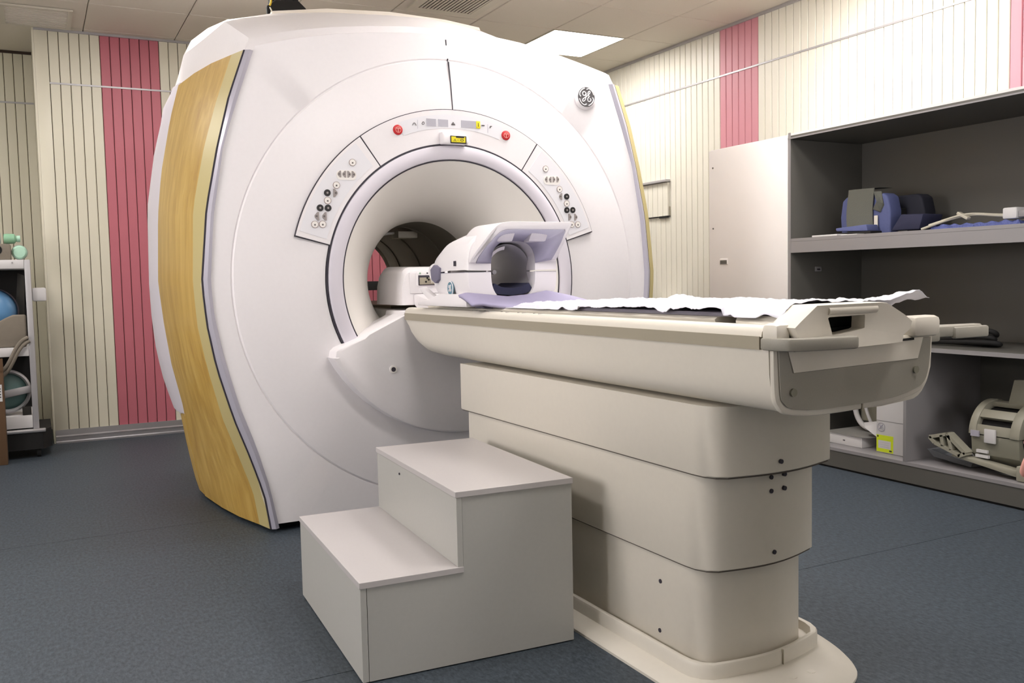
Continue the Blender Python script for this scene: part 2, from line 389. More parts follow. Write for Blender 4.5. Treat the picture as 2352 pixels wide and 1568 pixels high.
archE = [(.80, 2.31), (.83, 2.36), (.90, 2.42), (1.0, 2.47), (1.2, 2.52), (1.5, 2.56), (1.86, 2.58), (2.22, 2.56), (2.52, 2.52), (2.72, 2.47), (2.82, 2.42), (2.89, 2.36), (2.92, 2.31)]
def station(y, xf, arch, yarch=None):
    L = [(xf(z), y, z) for z in ZL]
    T = [(a, yarch or y, b) for a, b in arch]
    Rr = [(mir(xf(z)), y, z) for z in reversed(ZL)]
    return L+T+Rr
SA = station(4.19, lambda z: interp(Axl, z), archA)
SA2 = station(4.2, lambda z: interp(C1, z)-.002, [(a-.03*(1 if a < 1.86 else -1)*(abs(a-1.86) > .8), b+.004) for a, b in archA])
SA3 = station(4.215, lambda z: interp(C1, z)+.01, [(interp([(0, a), (1, c)], .25), b+(d-b)*.25) for (a, b), (c, d) in zip(archA, archB)])
SB = station(4.42, lambda z: (interp(C2, z)*.83+interp(C3, z)*.17)+.016, archB)
SD = station(5.0, lambda z: interp(C3, z)+.018, archD)
SE = station(5.35, lambda z: interp(C4, z)+.02, [(a+.02*(1 if a < 1.86 else -1), b-.03) for a, b in archD])
SF = station(5.8, lambda z: interp(C4, z)+.16, archE)
SG = station(5.93, lambda z: interp(C4, z)+.26, [(MX+(a-MX)*.93, b-.1) for a, b in archE])
loft('body_shell', [SA, SA2, SA3, SB, SD, SE, SF, SG], M['white'], G, caps=False, smooth=True, ang=44)
# front face with the round bore opening
N = 144
out = []
import itertools
poly = [(p[0], p[2]) for p in SA]
def ray_out(a):
    d = (math.cos(a), math.sin(a)); best = None
    for (x1, z1), (x2, z2) in zip(poly, poly[1:]+poly[:1]):
        ex, ez = x2-x1, z2-z1; den = d[0]*ez-d[1]*ex
        if abs(den) < 1e-9: continue
        t = ((x1-CX)*ez-(z1-ZB)*ex)/den; s = ((x1-CX)*d[1]-(z1-ZB)*d[0])/den
        if t > 0 and -1e-6 <= s <= 1+1e-6: best = t if best is None else min(best, t)
    return best
angs = sorted(set([2*PI*i/N for i in range(N)]+[math.atan2(z-ZB, x-CX) % (2*PI) for x, z in poly]))
def rounded(rr): return rr
rings = []
for r_, y_ in ((.585, 4.150), (.664, 4.150), (.664, 4.128), (.83, 4.136), (.95, 4.152), (1.066, 4.176), (1.073, 4.187), (1.079, 4.183)):
    rings.append([(CX+r_*math.cos(a), y_, ZB+r_*math.sin(a)) for a in angs])
rings.append([(CX+ray_out(a)*math.cos(a), 4.19, ZB+ray_out(a)*math.sin(a)) for a in angs])
loft('front_cover', rings, M['white'], G, caps=False, smooth=True, ang=24)
# rear cap with its own opening
poly = [(p[0], p[2]) for p in SG]
rr = [[(CX+.30*math.cos(a), 5.93, ZB+.30*math.sin(a)) for a in angs], [(CX+ray_out(a)*math.cos(a), 5.93, ZB+ray_out(a)*math.sin(a)) for a in angs]]
loft('rear_cover', rr, M['white2'], G, caps=False)
# bore flare and tunnel
lathe('bore_flare', [(.580, 4.122), (.572, 4.126), (.545, 4.15), (.50, 4.20), (.45, 4.265), (.40, 4.345), (.36, 4.43), (.33, 4.52), (.315, 4.62)], (CX, 0, ZB), 'Y', M['liner'], G, n=128)
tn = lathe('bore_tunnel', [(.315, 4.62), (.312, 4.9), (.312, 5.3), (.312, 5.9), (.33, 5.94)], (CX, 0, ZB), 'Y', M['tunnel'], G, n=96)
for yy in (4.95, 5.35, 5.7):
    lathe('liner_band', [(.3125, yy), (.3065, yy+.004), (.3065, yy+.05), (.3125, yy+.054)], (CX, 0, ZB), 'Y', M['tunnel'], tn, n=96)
tube('bore_strip_light', [(CX-.25, 5.05, ZB+.175), (CX-.12, 5.05, ZB+.268), (CX, 5.05, ZB+.29), (CX+.10, 5.05, ZB+.27)], .008, M['liner'], G)
box('bore_camera', (CX+.02, 4.98, ZB+.245), (CX+.14, 5.1, ZB+.285), M['vent'], G, bevel=.006)
prism('bore_bracket', [(CX-.26, ZB+.15), (CX-.14, ZB+.23), (CX-.12, ZB+.21), (CX-.2, ZB+.13)], 'Y', 5.2, 5.26, M['ventdk'], G)
# grey ring around the opening
lathe('bore_ring', [(.583, 4.128), (.586, 4.112), (.595, 4.106), (.642, 4.106), (.651, 4.112), (.654, 4.13)], (CX, 0, ZB), 'Y', M['ring'], G, n=128)
lathe('ring_seam', [(.578, 4.125), (.578, 4.120), (.5835, 4.120), (.5835, 4.125)], (CX, 0, ZB), 'Y', M['seam'], G, n=128)
lathe('ring_seam', [(.6535, 4.13), (.6535, 4.118), (.6605, 4.118), (.6605, 4.13)], (CX, 0, ZB), 'Y', M['seam'], G, n=128)
# arc control panels
def arcplate(name, a0, a1, r0, r1, y0, y1, material, parent, n=40, **k):
    a0, a1 = math.radians(a0), math.radians(a1); pr = []
    for i in range(n+1):
        a = a0+(a1-a0)*i/n; pr.append((CX+r1*math.cos(a), ZB+r1*math.sin(a)))
    for i in range(n+1):
        a = a1+(a0-a1)*i/n; pr.append((CX+r0*math.cos(a), ZB+r0*math.sin(a)))
    return prism(name, pr, 'Y', y0, y1, material, parent, **k)
arcplate('panel_seam', 16.6, 165.3, .655, .8265, 4.1225, 4.135, M['seam'], G, n=80)
pl = arcplate('left_control_panel', 125.6, 164.9, .661, .823, 4.119, 4.13, M['white'], G, label='left curved key panel')
pt = arcplate('top_control_panel', 56.0, 125.1, .661, .823, 4.119, 4.13, M['white'], G, label='top curved display panel with two red buttons')
pr_ = arcplate('right_control_panel', 17.0, 55.5, .661, .823, 4.119, 4.13, M['white'], G, label='right curved key panel')
arcplate('key_overlay', 128, 163.2, .682, .811, 4.1175, 4.120, M['tint'], pl)
arcplate('key_overlay', 18.7, 53, .682, .811, 4.1175, 4.120, M['tint'], pr_)
arcplate('display_overlay', 70.5, 111, .735, .80, 4.1175, 4.120, M['tint'], pt)
YF = 4.1175
def rbutton(x, z, parent, kind='white'):
    # ~14 mm round membrane keys
    if kind == 'white':
        b = lathe('round_button', [(.0165, YF), (.0165, YF-.003), (.0145, YF-.0035), (.0145, YF)], (x, 0, z), 'Y', M['btnring'], parent, n=20)
        cyl('key_cap', (x, 0, z), .0145, YF, YF-.0032, 'Y', M['btn'], parent, n=18)
        cyl('key_symbol', (x, 0, z-.002), .0042, YF-.003, YF-.0042, 'Y', M['btnsym'], parent, n=8)
    else:
        cyl('round_button', (x, 0, z), .0155, YF, YF-.004, 'Y', M['btnblk'], parent, n=20, label='black round key')
        cyl('key_symbol', (x, 0, z), .0050, YF-.003, YF-.0052, 'Y', M['tri'], parent, n=8)
def tributton(x, z, parent, d, s=1.0):
    h = .019*s; w_ = .021*s
    pts = [(x-d*w_*.45, z+h), (x-d*w_*.1, z+h), (x+d*w_*.5, z+.004), (x+d*w_*.5, z-.004), (x-d*w_*.1, z-h), (x-d*w_*.45, z-h)]
    prism('arrow_button', pts, 'Y', YF, YF-.004, M['tri'], parent)
    cyl('key_symbol', (x+d*.002, 0, z), .0048*s, YF-.003, YF-.0050, 'Y', M['btnsym'], parent, n=8)
def pod(x0, x1, z, parent):
    h = .022; pts = []
    for i in range(9): a = -PI/2+PI*i/8; pts.append((x1+h*.8*math.cos(a), z+h*math.sin(a)))
    for i in range(9): a = PI/2+PI*i/8; pts.append((x0+h*.8*math.cos(a), z+h*math.sin(a)))
    prism('key_pod', pts, 'Y', YF+.001, YF-.002, M['btn'], parent, smooth=True)
for (x, z), kd in zip([(1.333, 1.7), (1.253, 1.594), (1.209, 1.558), (1.209, 1.523), (1.173, 1.489), (1.210, 1.489), (1.146, 1.414), (1.182, 1.415)], 'wwbwbbww'):
    rbutton(x, z, pl, 'white' if kd == 'w' else 'black')
pod(1.272, 1.332, 1.641, pl)
for (x, z), d, s in zip([(1.269, 1.645), (1.292, 1.645), (1.314, 1.645), (1.335, 1.645), (1.246, 1.558), (1.157, 1.451), (1.192, 1.451)], (-1, -1, 1, 1, 1, -1, -1), (.8, .8, .8, .8, 1, 1, 1)):
    tributton(x, z, pl, d, s)
for (x, z), kd in zip([(2.362, 1.708), (2.443, 1.606), (2.485, 1.569), (2.485, 1.533), (2.485, 1.499), (2.521, 1.5), (2.514, 1.425), (2.551, 1.425)], 'wwbwbbww'):
    rbutton(x, z, pr_, 'white' if kd == 'w' else 'black')
pod(2.366, 2.43, 1.650, pr_)
for (x, z), d, s in zip([(2.364, 1.654), (2.388, 1.654), (2.409, 1.655), (2.432, 1.656), (2.449, 1.569), (2.502, 1.463), (2.538, 1.463)], (-1, -1, 1, 1, -1, 1, 1), (.75, .75, .75, .75, .9, .9, .9)):
    tributton(x, z, pr_, d, s)
for x, z in ((1.561, 1.862), (2.136, 1.866)):
    lathe('stop_button', [(1e-4, YF-.006), (.020, YF-.0055), (.0235, YF-.003), (.024, YF+.001)], (x, 0, z), 'Y', M['red'], pt, n=28)
    sy = [box('f', (x-.011, YF-.0075, z+.004), (x+.011, YF-.0055, z+.008), None), box('f', (x-.002, YF-.0075, z-.012), (x+.002, YF-.0055, z+.004), None), lathe('f', [(.012, YF-.0072), (.0145, YF-.0072)], (x, 0, z), 'Y', None, n=20)]
    joined('stop_symbol', sy, M['redlt'], pt)
for x0, x1, z0, z1 in ((1.708, 1.757, 1.889, 1.924), (1.770, 1.821, 1.890, 1.924), (1.891, 1.972, 1.892, 1.926)):
    box('display', (x0, YF-.002, z0), (x1, YF, z1), M['disp'], pt)
box('yellow_label', (1.971, YF-.003, 1.891), (1.994, YF, 1.927), M['yel'], pt, bevel=.003)
box('label_mark', (1.981, YF-.0034, 1.90), (1.984, YF-.003, 1.918), M['btnblk'], pt)
def strokes(name, lines, y, r, material, parent):
    o = [tube('f', [(a, y, b) for a, b in l], r, None) for l in lines]
    return joined(name, o, material, parent)
strokes('panel_symbol', [[(1.636, 1.887), (1.640, 1.898), (1.645, 1.901), (1.650, 1.898), (1.655, 1.887)]], YF-.001, .0015, M['btnsym'], pt)
strokes('panel_symbol', [[(1.684, 1.898), (1.688, 1.908), (1.694, 1.908), (1.698, 1.902), (1.695, 1.895), (1.688, 1.893), (1.684, 1.898)]], YF-.001, .0013, M['btnsym'], pt)
strokes('panel_symbol', [[(1.838, 1.902), (1.858, 1.902)], [(1.840, 1.906), (1.856, 1.906)], [(1.845, 1.912), (1.851, 1.912)]], YF-.001, .0024, M['btnsym'], pt)
strokes('panel_symbol', [[(2.002, 1.908), (2.017, 1.908)]], YF-.001, .003, M['btnsym'], pt)
strokes('panel_symbol', [[(2.058, 1.906), (2.05, 1.908), (2.044, 1.903), (2.050, 1.898)]], YF-.001, .0022, M['btnsym'], pt)
for x in (1.662, 2.035): box('divider_line', (x, YF-.0008, 1.873), (x+.0015, YF, 1.915), M['lav'], pt)
# laser window housing
prism('laser_housing', [(1.772, 1.862), (1.79, 1.845), (1.90, 1.848), (1.912, 1.838), (1.914, 1.815), (1.905, 1.803), (1.772, 1.803)], 'Y', 4.075, 4.12, M['white'], G, bevel=.008, seg=3, smooth=True)
lb = box('laser_label', (1.812, 4.071, 1.806), (1.896, 4.0745, 1.842), M['btnblk'], G)
box('yellow_field', (1.816, 4.0695, 1.811), (1.890, 4.071, 1.838), M['yel'], lb)
strokes('label_print', [[(1.828, 1.815), (1.834, 1.826), (1.840, 1.815)], [(1.848, 1.822), (1.852, 1.822)], [(1.862, 1.822), (1.868, 1.827), (1.876, 1.827), (1.882, 1.822), (1.876, 1.817), (1.868, 1.817), (1.862, 1.822)]], 4.069, .0012, M['btnblk'], lb)
box('label_bar', (1.840, 4.0688, 1.832), (1.884, 4.0695, 1.838), M['btnblk'], lb)
# front cover seam from top arch down to the panels
prism('cover_seam', [(1.848, 2.325), (1.854, 2.325), (1.859, 2.23), (1.853, 2.23)], 'Y', 4.187, 4.192, M['seam'], G)
loft('cover_seam', [[(x, y-.0015, z) for x in (1.853, 1.858)]+[(x, y+.01, z) for x in (1.858, 1.853)] for z, y in ((2.232, 4.178), (2.222, 4.1865), (2.215, 4.170), (2.10, 4.151), (1.978, 4.136))], M['seam'], G)
# badge
bd = lathe('badge', [(1e-4, 4.168), (.05, 4.168), (.058, 4.170), (.066, 4.178), (.067, 4.195)], (2.649, 0, 2.102), 'Y', M['cover_wh'], G, n=48, label='round badge with script monogram')
lathe('badge_face', [(1e-4, 4.166), (.0515, 4.166), (.0525, 4.170)], (2.649, 0, 2.102), 'Y', M['badge'], bd, n=48)
def monogram(cx, cz, R, y, r, material, parent, sx=1):
    s = R/.05; L = []
    for q in range(4):
        a0 = q*PI/2+.25
        L.append([(cx+sx*.046*s*math.cos(a0+t*.22), cz+.046*s*math.sin(a0+t*.22)) for t in range(6)]+[(cx+sx*.037*s*math.cos(a0+1.3), cz+.037*s*math.sin(a0+1.3))])
    g = [(-.002, .013), (-.008, .022), (-.018, .020), (-.020, .009), (-.012, .002), (-.004, .008), (-.001, .018), (-.003, -.004), (-.009, -.018), (-.019, -.020), (-.021, -.012), (-.010, -.004), (.002, .002)]
    e = [(.004, .004), (.014, .012), (.020, .022), (.013, .025), (.006, .016), (.007, .006), (.016, .002), (.008, -.001), (.003, -.012), (.010, -.021), (.021, -.015), (.022, -.007), (.015, -.006)]
    for p in (g, e): L.append([(cx+sx*a*s*1.3, cz+b*s*1.3) for a, b in p])
    return strokes('monogram', L, y, r, material, parent)
monogram(2.649, 2.102, .05, 4.1655, .0026, M['cover_wh'], bd)
# lavender strips, wood side panels
zs = [.02+i*(2.185-.02)/30 for i in range(31)]
for side in (0, 1):
    fx = (lambda x: x) if side == 0 else mir
    s1 = []; s2 = []; wf_ = []
    for z in zs:
        a = interp(Axl, z)-.002; b = interp(C1, z)+.006
        s1.append([(fx(a), 4.188, z), (fx((a+b)/2), 4.176, z), (fx(b), 4.184, z), (fx(b), 4.215, z), (fx(a), 4.215, z)])
    loft('trim_strip', s1, M['lav'], G, smooth=True, ang=50)
    s1 = [[(fx(interp(C1, z)+.0065), 4.19, z), (fx(interp(C1, z)-.001), 4.19, z), (fx(interp(C1, z)), 4.23, z), (fx(interp(C1, z)+.0065), 4.23, z)] for z in zs]
    loft('shadow_gap', s1, M['seam'], G)
    secs = []; fr = []
    for z in zs:
        c1, c2, c3 = interp(C1, z), interp(C2, z)-(.045 if side else 0), interp(C3, z)-(.03 if side else 0)
        zz = z
        secs.append([(fx(c2), 4.30, zz), (fx(c2+(c3-c2)*.30-.016), 4.50, zz), (fx(c2+(c3-c2)*.62-.016), 4.74, zz), (fx(c3), 5.05, zz), (fx(c3+.02), 5.05, zz), (fx(c2+(c3-c2)*.62+.008), 4.74, zz), (fx(c2+(c3-c2)*.30+.008), 4.50, zz), (fx(c2+.02), 4.31, zz)])
        if side: secs[-1][0] = (fx(c1-.038), 4.21, zz); secs[-1][7] = (fx(c1-.02), 4.22, zz)
        fr.append([(fx(c1-.0015), 4.192, zz), (fx(c1-.038), 4.208, zz), (fx(c1-.02), 4.225, zz), (fx(c1+.01), 4.21, zz)] if side else [(fx(c1-.0015), 4.195, zz), (fx(c2), 4.30, zz), (fx(c2+.018), 4.30, zz), (fx(c1+.01), 4.21, zz)])
    wp = loft('wood_panel', secs, M['wood'], G, smooth=True, ang=40)
    loft('panel_edge', fr, M['woodf'], wp, smooth=True, ang=40, label='paler bevelled front edge')
    # foot wrap of the veneer below the rear cover
    ft = [[(fx(interp(C3, z)-.001), 5.045, z), (fx(interp(C3, z)-.006), 5.17, z), (fx(interp(C3, z)+.02), 5.17, z), (fx(interp(C3, z)+.02), 5.045, z)] for z in (.03, .1, .2, .3, .38, .43, .46)]
    loft('wood_foot', ft, M['wood'], wp, smooth=True)
    # grey side cover behind the wood
    sc = []
    for z in [.47+i*(2.2-.47)/20 for i in range(21)]:
        c3, c4 = interp(C3, z), interp(C4, z)
        sc.append([(fx(c3+.006), 5.055, z), (fx((c3+c4)/2-.01), 5.2, z), (fx(c4), 5.35, z), (fx(c4+.06), 5.52, z), (fx(c4+.08), 5.50, z), (fx(c4+.02), 5.33, z), (fx(c3+.03), 5.06, z)])
    loft('rear_side_cover', sc, M['ring'], G, smooth=True, ang=50)
# raised cap on top
loft('top_cap', [[(x, y, z+.0) for x, z in ((1.17, 2.55), (1.20, 2.598), (1.5, 2.645), (1.86, 2.668), (2.2, 2.662), (2.42, 2.64), (2.45, 2.58))] for y in (4.98, 5.3)], M['white2'], G, smooth=True, ang=40)
# dark plinth under the covers
prism('plinth', [(1.02, 4.26), (2.70, 4.26), (2.86, 5.0), (2.80, 5.8), (.92, 5.8), (.84, 5.0)], 'Z', 0, .06, M['black'], G)
# docking fairing under the bore
tip = [(1.193, .805), (1.198, .832), (1.215, .848), (1.322, .888), (1.345, .904), (1.535, .990)]
tipR = [(2*CX-a, b) for a, b in reversed(tip)]
arc = []
for i in range(25):
    a = math.radians(332.5-125*i/24); arc.append((CX+.752*math.cos(a), ZB+.752*math.sin(a)))
fp = tip+tipR+[p for p in arc]
n_ = len(fp)
secs = []
for y, s in ((4.19, 1.0), (4.075, 1.0), (4.052, .985), (4.045, .96)):
    cx_, cz_ = CX, .80
    secs.append([(cx_+(a-cx_)*s, y, cz_+(b-cz_)*s if b < .9 else cz_+(b-cz_)*(1-(1-s)*.3)) for a, b in fp])
loft('docking_fairing', secs, M['white'], G, smooth=True, ang=40)
cyl('screw_cap', (1.475, 0, .735), .018, 4.046, 4.040, 'Y', M['btn'], G, n=20)
cyl('screw', (1.475, 0, .735), .011, 4.041, 4.038, 'Y', M['seam'], G, n=16)
prism('bore_ledge', [(1.345, .896), (1.535, .982), (1.54, 1.005), (2.164, 1.005), (2.169, .982), (2.36, .896), (2.3, .80), (1.4, .80)], 'Y', 4.05, 4.30, M['white'], G, bevel=.004, smooth=True)
box('bridge_deck', (1.60, 4.30, .93), (2.10, 5.9, 1.005), M['liner'], G, bevel=.004)
box('deck_channel', (1.66, 4.56, 1.005), (2.04, 5.88, 1.02), M['cream_dk'], G)

# ================================================================== PATIENT TABLE
T = root('patient_table', (1.82, 2.8, 0), 'long cream patient table on a stepped column docked to the scanner', 'table')
XL, XR = 1.54, 2.106; TC = (XL+XR)/2
def tray_sec(y, zb, hwb=1.0):
    zt = .966; h = zt-zb; r = min(.07, h*.5); pts = [(XL, zt)]
    pts.append((XL+.002, zt-h*.35))
    for i in range(7):
        a = PI+PI/2*i/6; pts.append((XL+.006+r+r*math.cos(a), zb+.008+r+r*math.sin(a)))
    pts.append((TC-.1, zb)); pts.append((TC+.1, zb))
    for i in range(7):
        a = 1.5*PI+PI/2*i/6; pts.append((XR-.006-r+r*math.cos(a), zb+.008+r+r*math.sin(a)))
    pts.append((XR-.002, zt-h*.35)); pts.append((XR, zt))
    return [(a, y, b) for a, b in pts]
loft('tray', [tray_sec(y, z) for y, z in ((1.635, .800), (2.6, .800), (3.7, .806), (3.86, .814), (3.94, .84), (3.99, .88), (4.02, .93), (4.03, .955))], M['cream'], T, smooth=True, ang=45)
# end cap with rim, insert and light panel
def catmull(P_, n=6):
    out_ = []
    for i in range(len(P_)-1):
        p0, p1, p2, p3 = P_[max(i-1, 0)], P_[i], P_[i+1], P_[min(i+2, len(P_)-1)]
        for k_ in range(n):
            t_ = k_/n
            out_.append(tuple(.5*((2*p1[j])+(-p0[j]+p2[j])*t_+(2*p0[j]-5*p1[j]+4*p2[j]-p3[j])*t_*t_+(-p0[j]+3*p1[j]-3*p2[j]+p3[j])*t_**3) for j in (0, 1)))
    return out_+[P_[-1]]
rim = [(1.543, .99), (1.543, .965), (1.547, .862), (1.560, .828), (1.588, .808), (1.677, .798), (1.821, .800), (1.948, .808), (2.037, .824), (2.079, .846), (2.100, .893), (2.106, .99)]
rim = catmull(rim[1:-1])+[(2.106, .99), (2.106, 1.008), (2.099, 1.020), (2.085, 1.026), (2.035, 1.029), (2.03, .98), (1.56, .98)]
prism('end_cap', rim, 'Y', 1.622, 1.64, M['cream'], T, bevel=.006, smooth=True)
ins = [(1.556, .966), (1.562, .862), (1.572, .838), (1.598, .823), (1.68, .814), (1.821, .816), (1.945, .823), (2.025, .838), (2.066, .857), (2.084, .90), (2.09, .972), (2.06, .972), (2.04, .918), (1.60, .908), (1.582, .966)]
ins = catmull(ins[:11])+ins[11:]
prism('end_insert', ins, 'Y', 1.617, 1.623, M['grey_ins'], T)
prism('end_panel', [(1.582, .968), (1.602, .909), (2.038, .919), (2.058, .974)], 'Y', 1.615, 1.623, M['cream'], T)
for x, z in ((1.60, .862), (2.03, .89)):
    cyl('insert_plug', (x, 0, z), .010, 1.617, 1.612, 'Y', M['knee2'], T, n=16)
prism('grip_gap', [(1.60, .960), (1.62, .966), (2.02, .974), (2.02, .968)], 'Y', 1.6125, 1.617, M['black'], T)
box('cap_notch', (1.838, 1.619, .797), (1.842, 1.624, .815), M['cream_dk'], T)
for sx, x0, x1 in ((0, XL-.006, XL+.002), (1, XR-.002, XR+.006)):
    box('side_strip', (x0, 1.66, .966), (x1, 4.03, .998), M['cream_dk'], T, label='khaki side strip')
    xc = XL+.045 if sx == 0 else XR-.045
    pr = [(-.049, .997), (-.047, 1.008), (-.040, 1.018), (-.028, 1.023), (-.01, 1.024), (.004, 1.018), (.006, .99)]
    pr = [(xc+a*(1 if sx == 0 else -1), b) for a, b in pr]
    prism('side_rail', pr, 'Y', 1.655, 4.03, M['cream'], T, smooth=True, ang=50)
    box('end_rail_cap', (min(xc-.052, xc+.05), 1.60, .975), (max(xc-.052, xc+.05), 1.655, 1.03), M['cream'], T, bevel=.014)
box('top_deck', (XL+.01, 1.64, .96), (XR-.01, 4.03, .997), M['cream'], T)
for i, y in enumerate((3.32, 3.17, 3.03, 2.90, 2.78)):
    box('scale_tick', (1.556, y, 1.012), (1.580, y+.003, 1.0248), M['rail'], T)
for y in (3.24, 3.095, 2.96, 2.84):
    cyl('scale_dot', (1.572, y, 0), .0045, 1.016, 1.0248, 'Z', M['btnblk'], T, n=10)
# telescoping column
def outline(xl, xr, yn, yb, yf, r=.06, bow=.055):
    """plan outline: bowed near end with rounded corners"""
    pts = [(xl, yf), (xl, yn+.11)]
    pts += [(xl+.004, yn+.07), (xl+.018, yn+.038), (xl+.045, yn+.018)]
    for i in range(1, 10):
        t = i/10; pts.append((xl+.045+(xr-xl-.09)*t, yn+.018-(.03)*math.sin(PI*t)-.004*math.sin(PI*t)+yb*t))
    pts += [(xr-.045, yn+.018+yb), (xr-.018, yn+.045+yb), (xr-.004, yn+.08+yb), (xr, yn+.12+yb), (xr, yf)]
    return pts
secd = [('upper_column_cover', 1.562, 2.055, 1.838, 3.47, .607, .80), ('middle_column_cover', 1.577, 2.043, 1.895, 3.43, .335, .607), ('lower_column_cover', 1.592, 2.030, 1.935, 3.40, .05, .335)]
for i, (nm, xl, xr, yn, yf, z0, z1) in enumerate(secd):
    o = outline(xl, xr, yn, .03, yf)
    v = []; f = []
    sh = lambda p, s: ((p[0]-TC)*s+TC, (p[1]-2.6)*s+2.6)
    secs = [[(*sh(p, 1), z1-.001) for p in o], [(*sh(p, 1), z0+.004) for p in o], [(*sh(p, .992), z0) for p in o]]
    loft(nm, secs, M['cream'], T, smooth=True, ang=30)
    if i < 2: # brown strip painted for the shadow under the overhang
        o2 = outline(xl+.0035, xr-.0035, yn+.0045, .03, yf-.004)
        prism('column_shade', o2, 'Z', z0-.0035, z0+.001, M['shadeline'], T)
def hole(x, y, z, ax='Y', parent=T, r=.0065):
    if ax == 'Y': cyl('screw_hole', (x, 0, z), r, y+.006, y-.002, 'Y', M['seam'], parent, n=12)
    else: cyl('screw_hole', (0, y, z), r, x+.006, x-.002, 'X', M['seam'], parent, n=12)
hole(1.771, 1.832, .639); [hole(a, 1.892, b) for a, b in ((1.792, .582), (1.842, .585), (1.792, .543), (1.842, .545), (1.803, .368))]
hole(1.81, 1.937, .308); hole(1.799, 1.937, .085); hole(0+1.592, 2.139, .25, 'X'); hole(1.592, 2.144, .10, 'X')
# base plate with raised collar
fo = [(1.503, 3.42), (1.500, 2.0), (1.512, 1.86), (1.56, 1.76), (1.66, 1.715), (1.85, 1.72), (1.99, 1.77), (2.055, 1.835), (2.10, 1.93), (2.135, 2.08), (2.15, 2.25), (2.15, 3.42)]
fo = [fo[0]]+catmull(fo[1:-1], 4)+[fo[-1]]
def scl(o, d):
    return [(TC+(x-TC)*(1-d/.3), 2.6+(y-2.6)*(1-d/.9)) for x, y in o]
loft('base_plate', [[(x, y, 0) for x, y in fo], [(x, y, .008) for x, y in fo], [(x, y, .022) for x, y in scl(fo, .012)], [(x, y, .032) for x, y in scl(fo, .045)], [(x, y, .036) for x, y in scl(fo, .06)]], M['cream'], T, smooth=True, ang=40)
co = outline(1.556, 2.066, 1.895, .03, 3.40)
loft('base_collar', [[(x, y, .02) for x, y in co], [(x, y, .068) for x, y in co], [(x, y, .076) for x, y in scl(co, .004)], [(x, y, .078) for x, y in scl(co, .009)], [(x, y, .076) for x, y in scl(co, .02)], [(x, y, .05) for x, y in scl(co, .025)]], M['cream'], T, smooth=True, ang=50)
box('collar_joint', (1.836, 1.8925, .03), (1.8385, 1.899, .0785), M['cream_dk'], T)
for x in (1.80, 1.87): cyl('base_cap', (x, 1.82, 0), .012, .030, .037, 'Z', M['cream'], T, n=16)
# handles
prism('left_lever', [(1.528, 1.652), (1.528, 1.60), (1.540, 1.568), (1.572, 1.548), (1.715, 1.528), (1.732, 1.535), (1.735, 1.560), (1.72, 1.572), (1.575, 1.594), (1.556, 1.612), (1.556, 1.652)], 'Z', .966, .996, M['grey_ins'], T, bevel=.006, smooth=True)
prism('right_lever', [(2.10, 1.76), (2.10, 1.68), (2.17, 1.66), (2.34, 1.655), (2.375, 1.67), (2.378, 1.70), (2.25, 1.725), (2.18, 1.76)], 'Z', .964, .994, M['grey_ins'], T, bevel=.006, smooth=True)
box('lever_pad', (2.235, 1.650, .958), (2.378, 1.668, .990), M['grey_ins'], T, bevel=.006)
box('lever_block', (2.096, 1.64, .955), (2.16, 1.74, .99), M['grey_ins'], T, bevel=.006)
# cradle with its end grip
K = root('cradle', (1.82, 2.8, 1.0), 'long cream sliding cradle board lying on the table top', 'cradle')
prism('board', [(1.604, 1.020), (1.600, 1.029), (1.610, 1.0355), (2.03, 1.0355), (2.045, 1.030), (2.043, 1.020), (2.0, 1.002), (1.65, 1.002)], 'Y', 1.90, 3.9, M['cream'], K, smooth=True, ang=30)
outl = [(1.580, .998), (1.568, 1.020), (1.638, 1.071), (1.874, 1.073), (1.971, 1.025), (1.962, 1.000), (1.942, .992), (1.938, .970), (1.751, .964), (1.601, .964)]
shift = .055
outl = [(1.577, .996), (1.565, 1.021), (1.638, 1.071), (1.876, 1.072), (1.973, 1.024), (1.962, .996), (1.940, .988), (1.936, .968), (1.751, .963), (1.60, .963)]
hole_ = [(1.684, 1.040), (1.806, 1.041), (1.804, 1.008), (1.700, .996)]
# grip plate: outer outline bridged to the hole, two depths
def ringpts(poly, n=48):
    cx, cz = 1.747, 1.02; res = []
    for i in range(n):
        a = 2*PI*i/n; d = (math.cos(a), math.sin(a)); best = 9
        for (x1, z1), (x2, z2) in zip(poly, poly[1:]+poly[:1]):
            ex, ez = x2-x1, z2-z1; den = d[0]*ez-d[1]*ex
            if abs(den) < 1e-9: continue
            t = ((x1-cx)*ez-(z1-cz)*ex)/den; s = ((x1-cx)*d[1]-(z1-cz)*d[0])/den
            if t > 0 and -1e-6 <= s <= 1+1e-6: best = min(best, t)
        res.append((cx+best*d[0], cz+best*d[1]))
    return res
ro, ri = ringpts(outl, 72), ringpts(hole_, 72)
sc3 = lambda P_, s: [(1.76+(x-1.76)*s, 1.0+(z-1.0)*s) for x, z in P_]
secs = [[(x, 1.625, z) for x, z in ri], [(x, 1.59, z) for x, z in ri], [(x, 1.585, z) for x, z in sc3(ri, 1.04)], [(x, 1.578, z) for x, z in sc3(ro, .985)], [(x, 1.584, z) for x, z in ro], [(x, 1.66, z) for x, z in ro]]
gp = loft('end_grip_plate', secs, M['cream'], K, caps=False, smooth=True, ang=30)
prism('grip_bar', [(1.590+.014*math.cos(a*PI/6), 1.056+.012*math.sin(a*PI/6)) for a in range(12)], 'X', 1.68, 1.845, M['cream'], K, smooth=True, ang=60)
loft('grip_shoulder', [[(1.572, 1.60, 1.02), (1.60, 1.60, 1.04), (1.60, 1.60, .99), (1.572, 1.60, .99)], [(1.585, 1.80, 1.03), (1.63, 1.84, 1.045), (1.63, 1.84, 1.0), (1.585, 1.80, 1.0)]], M['cream'], K)
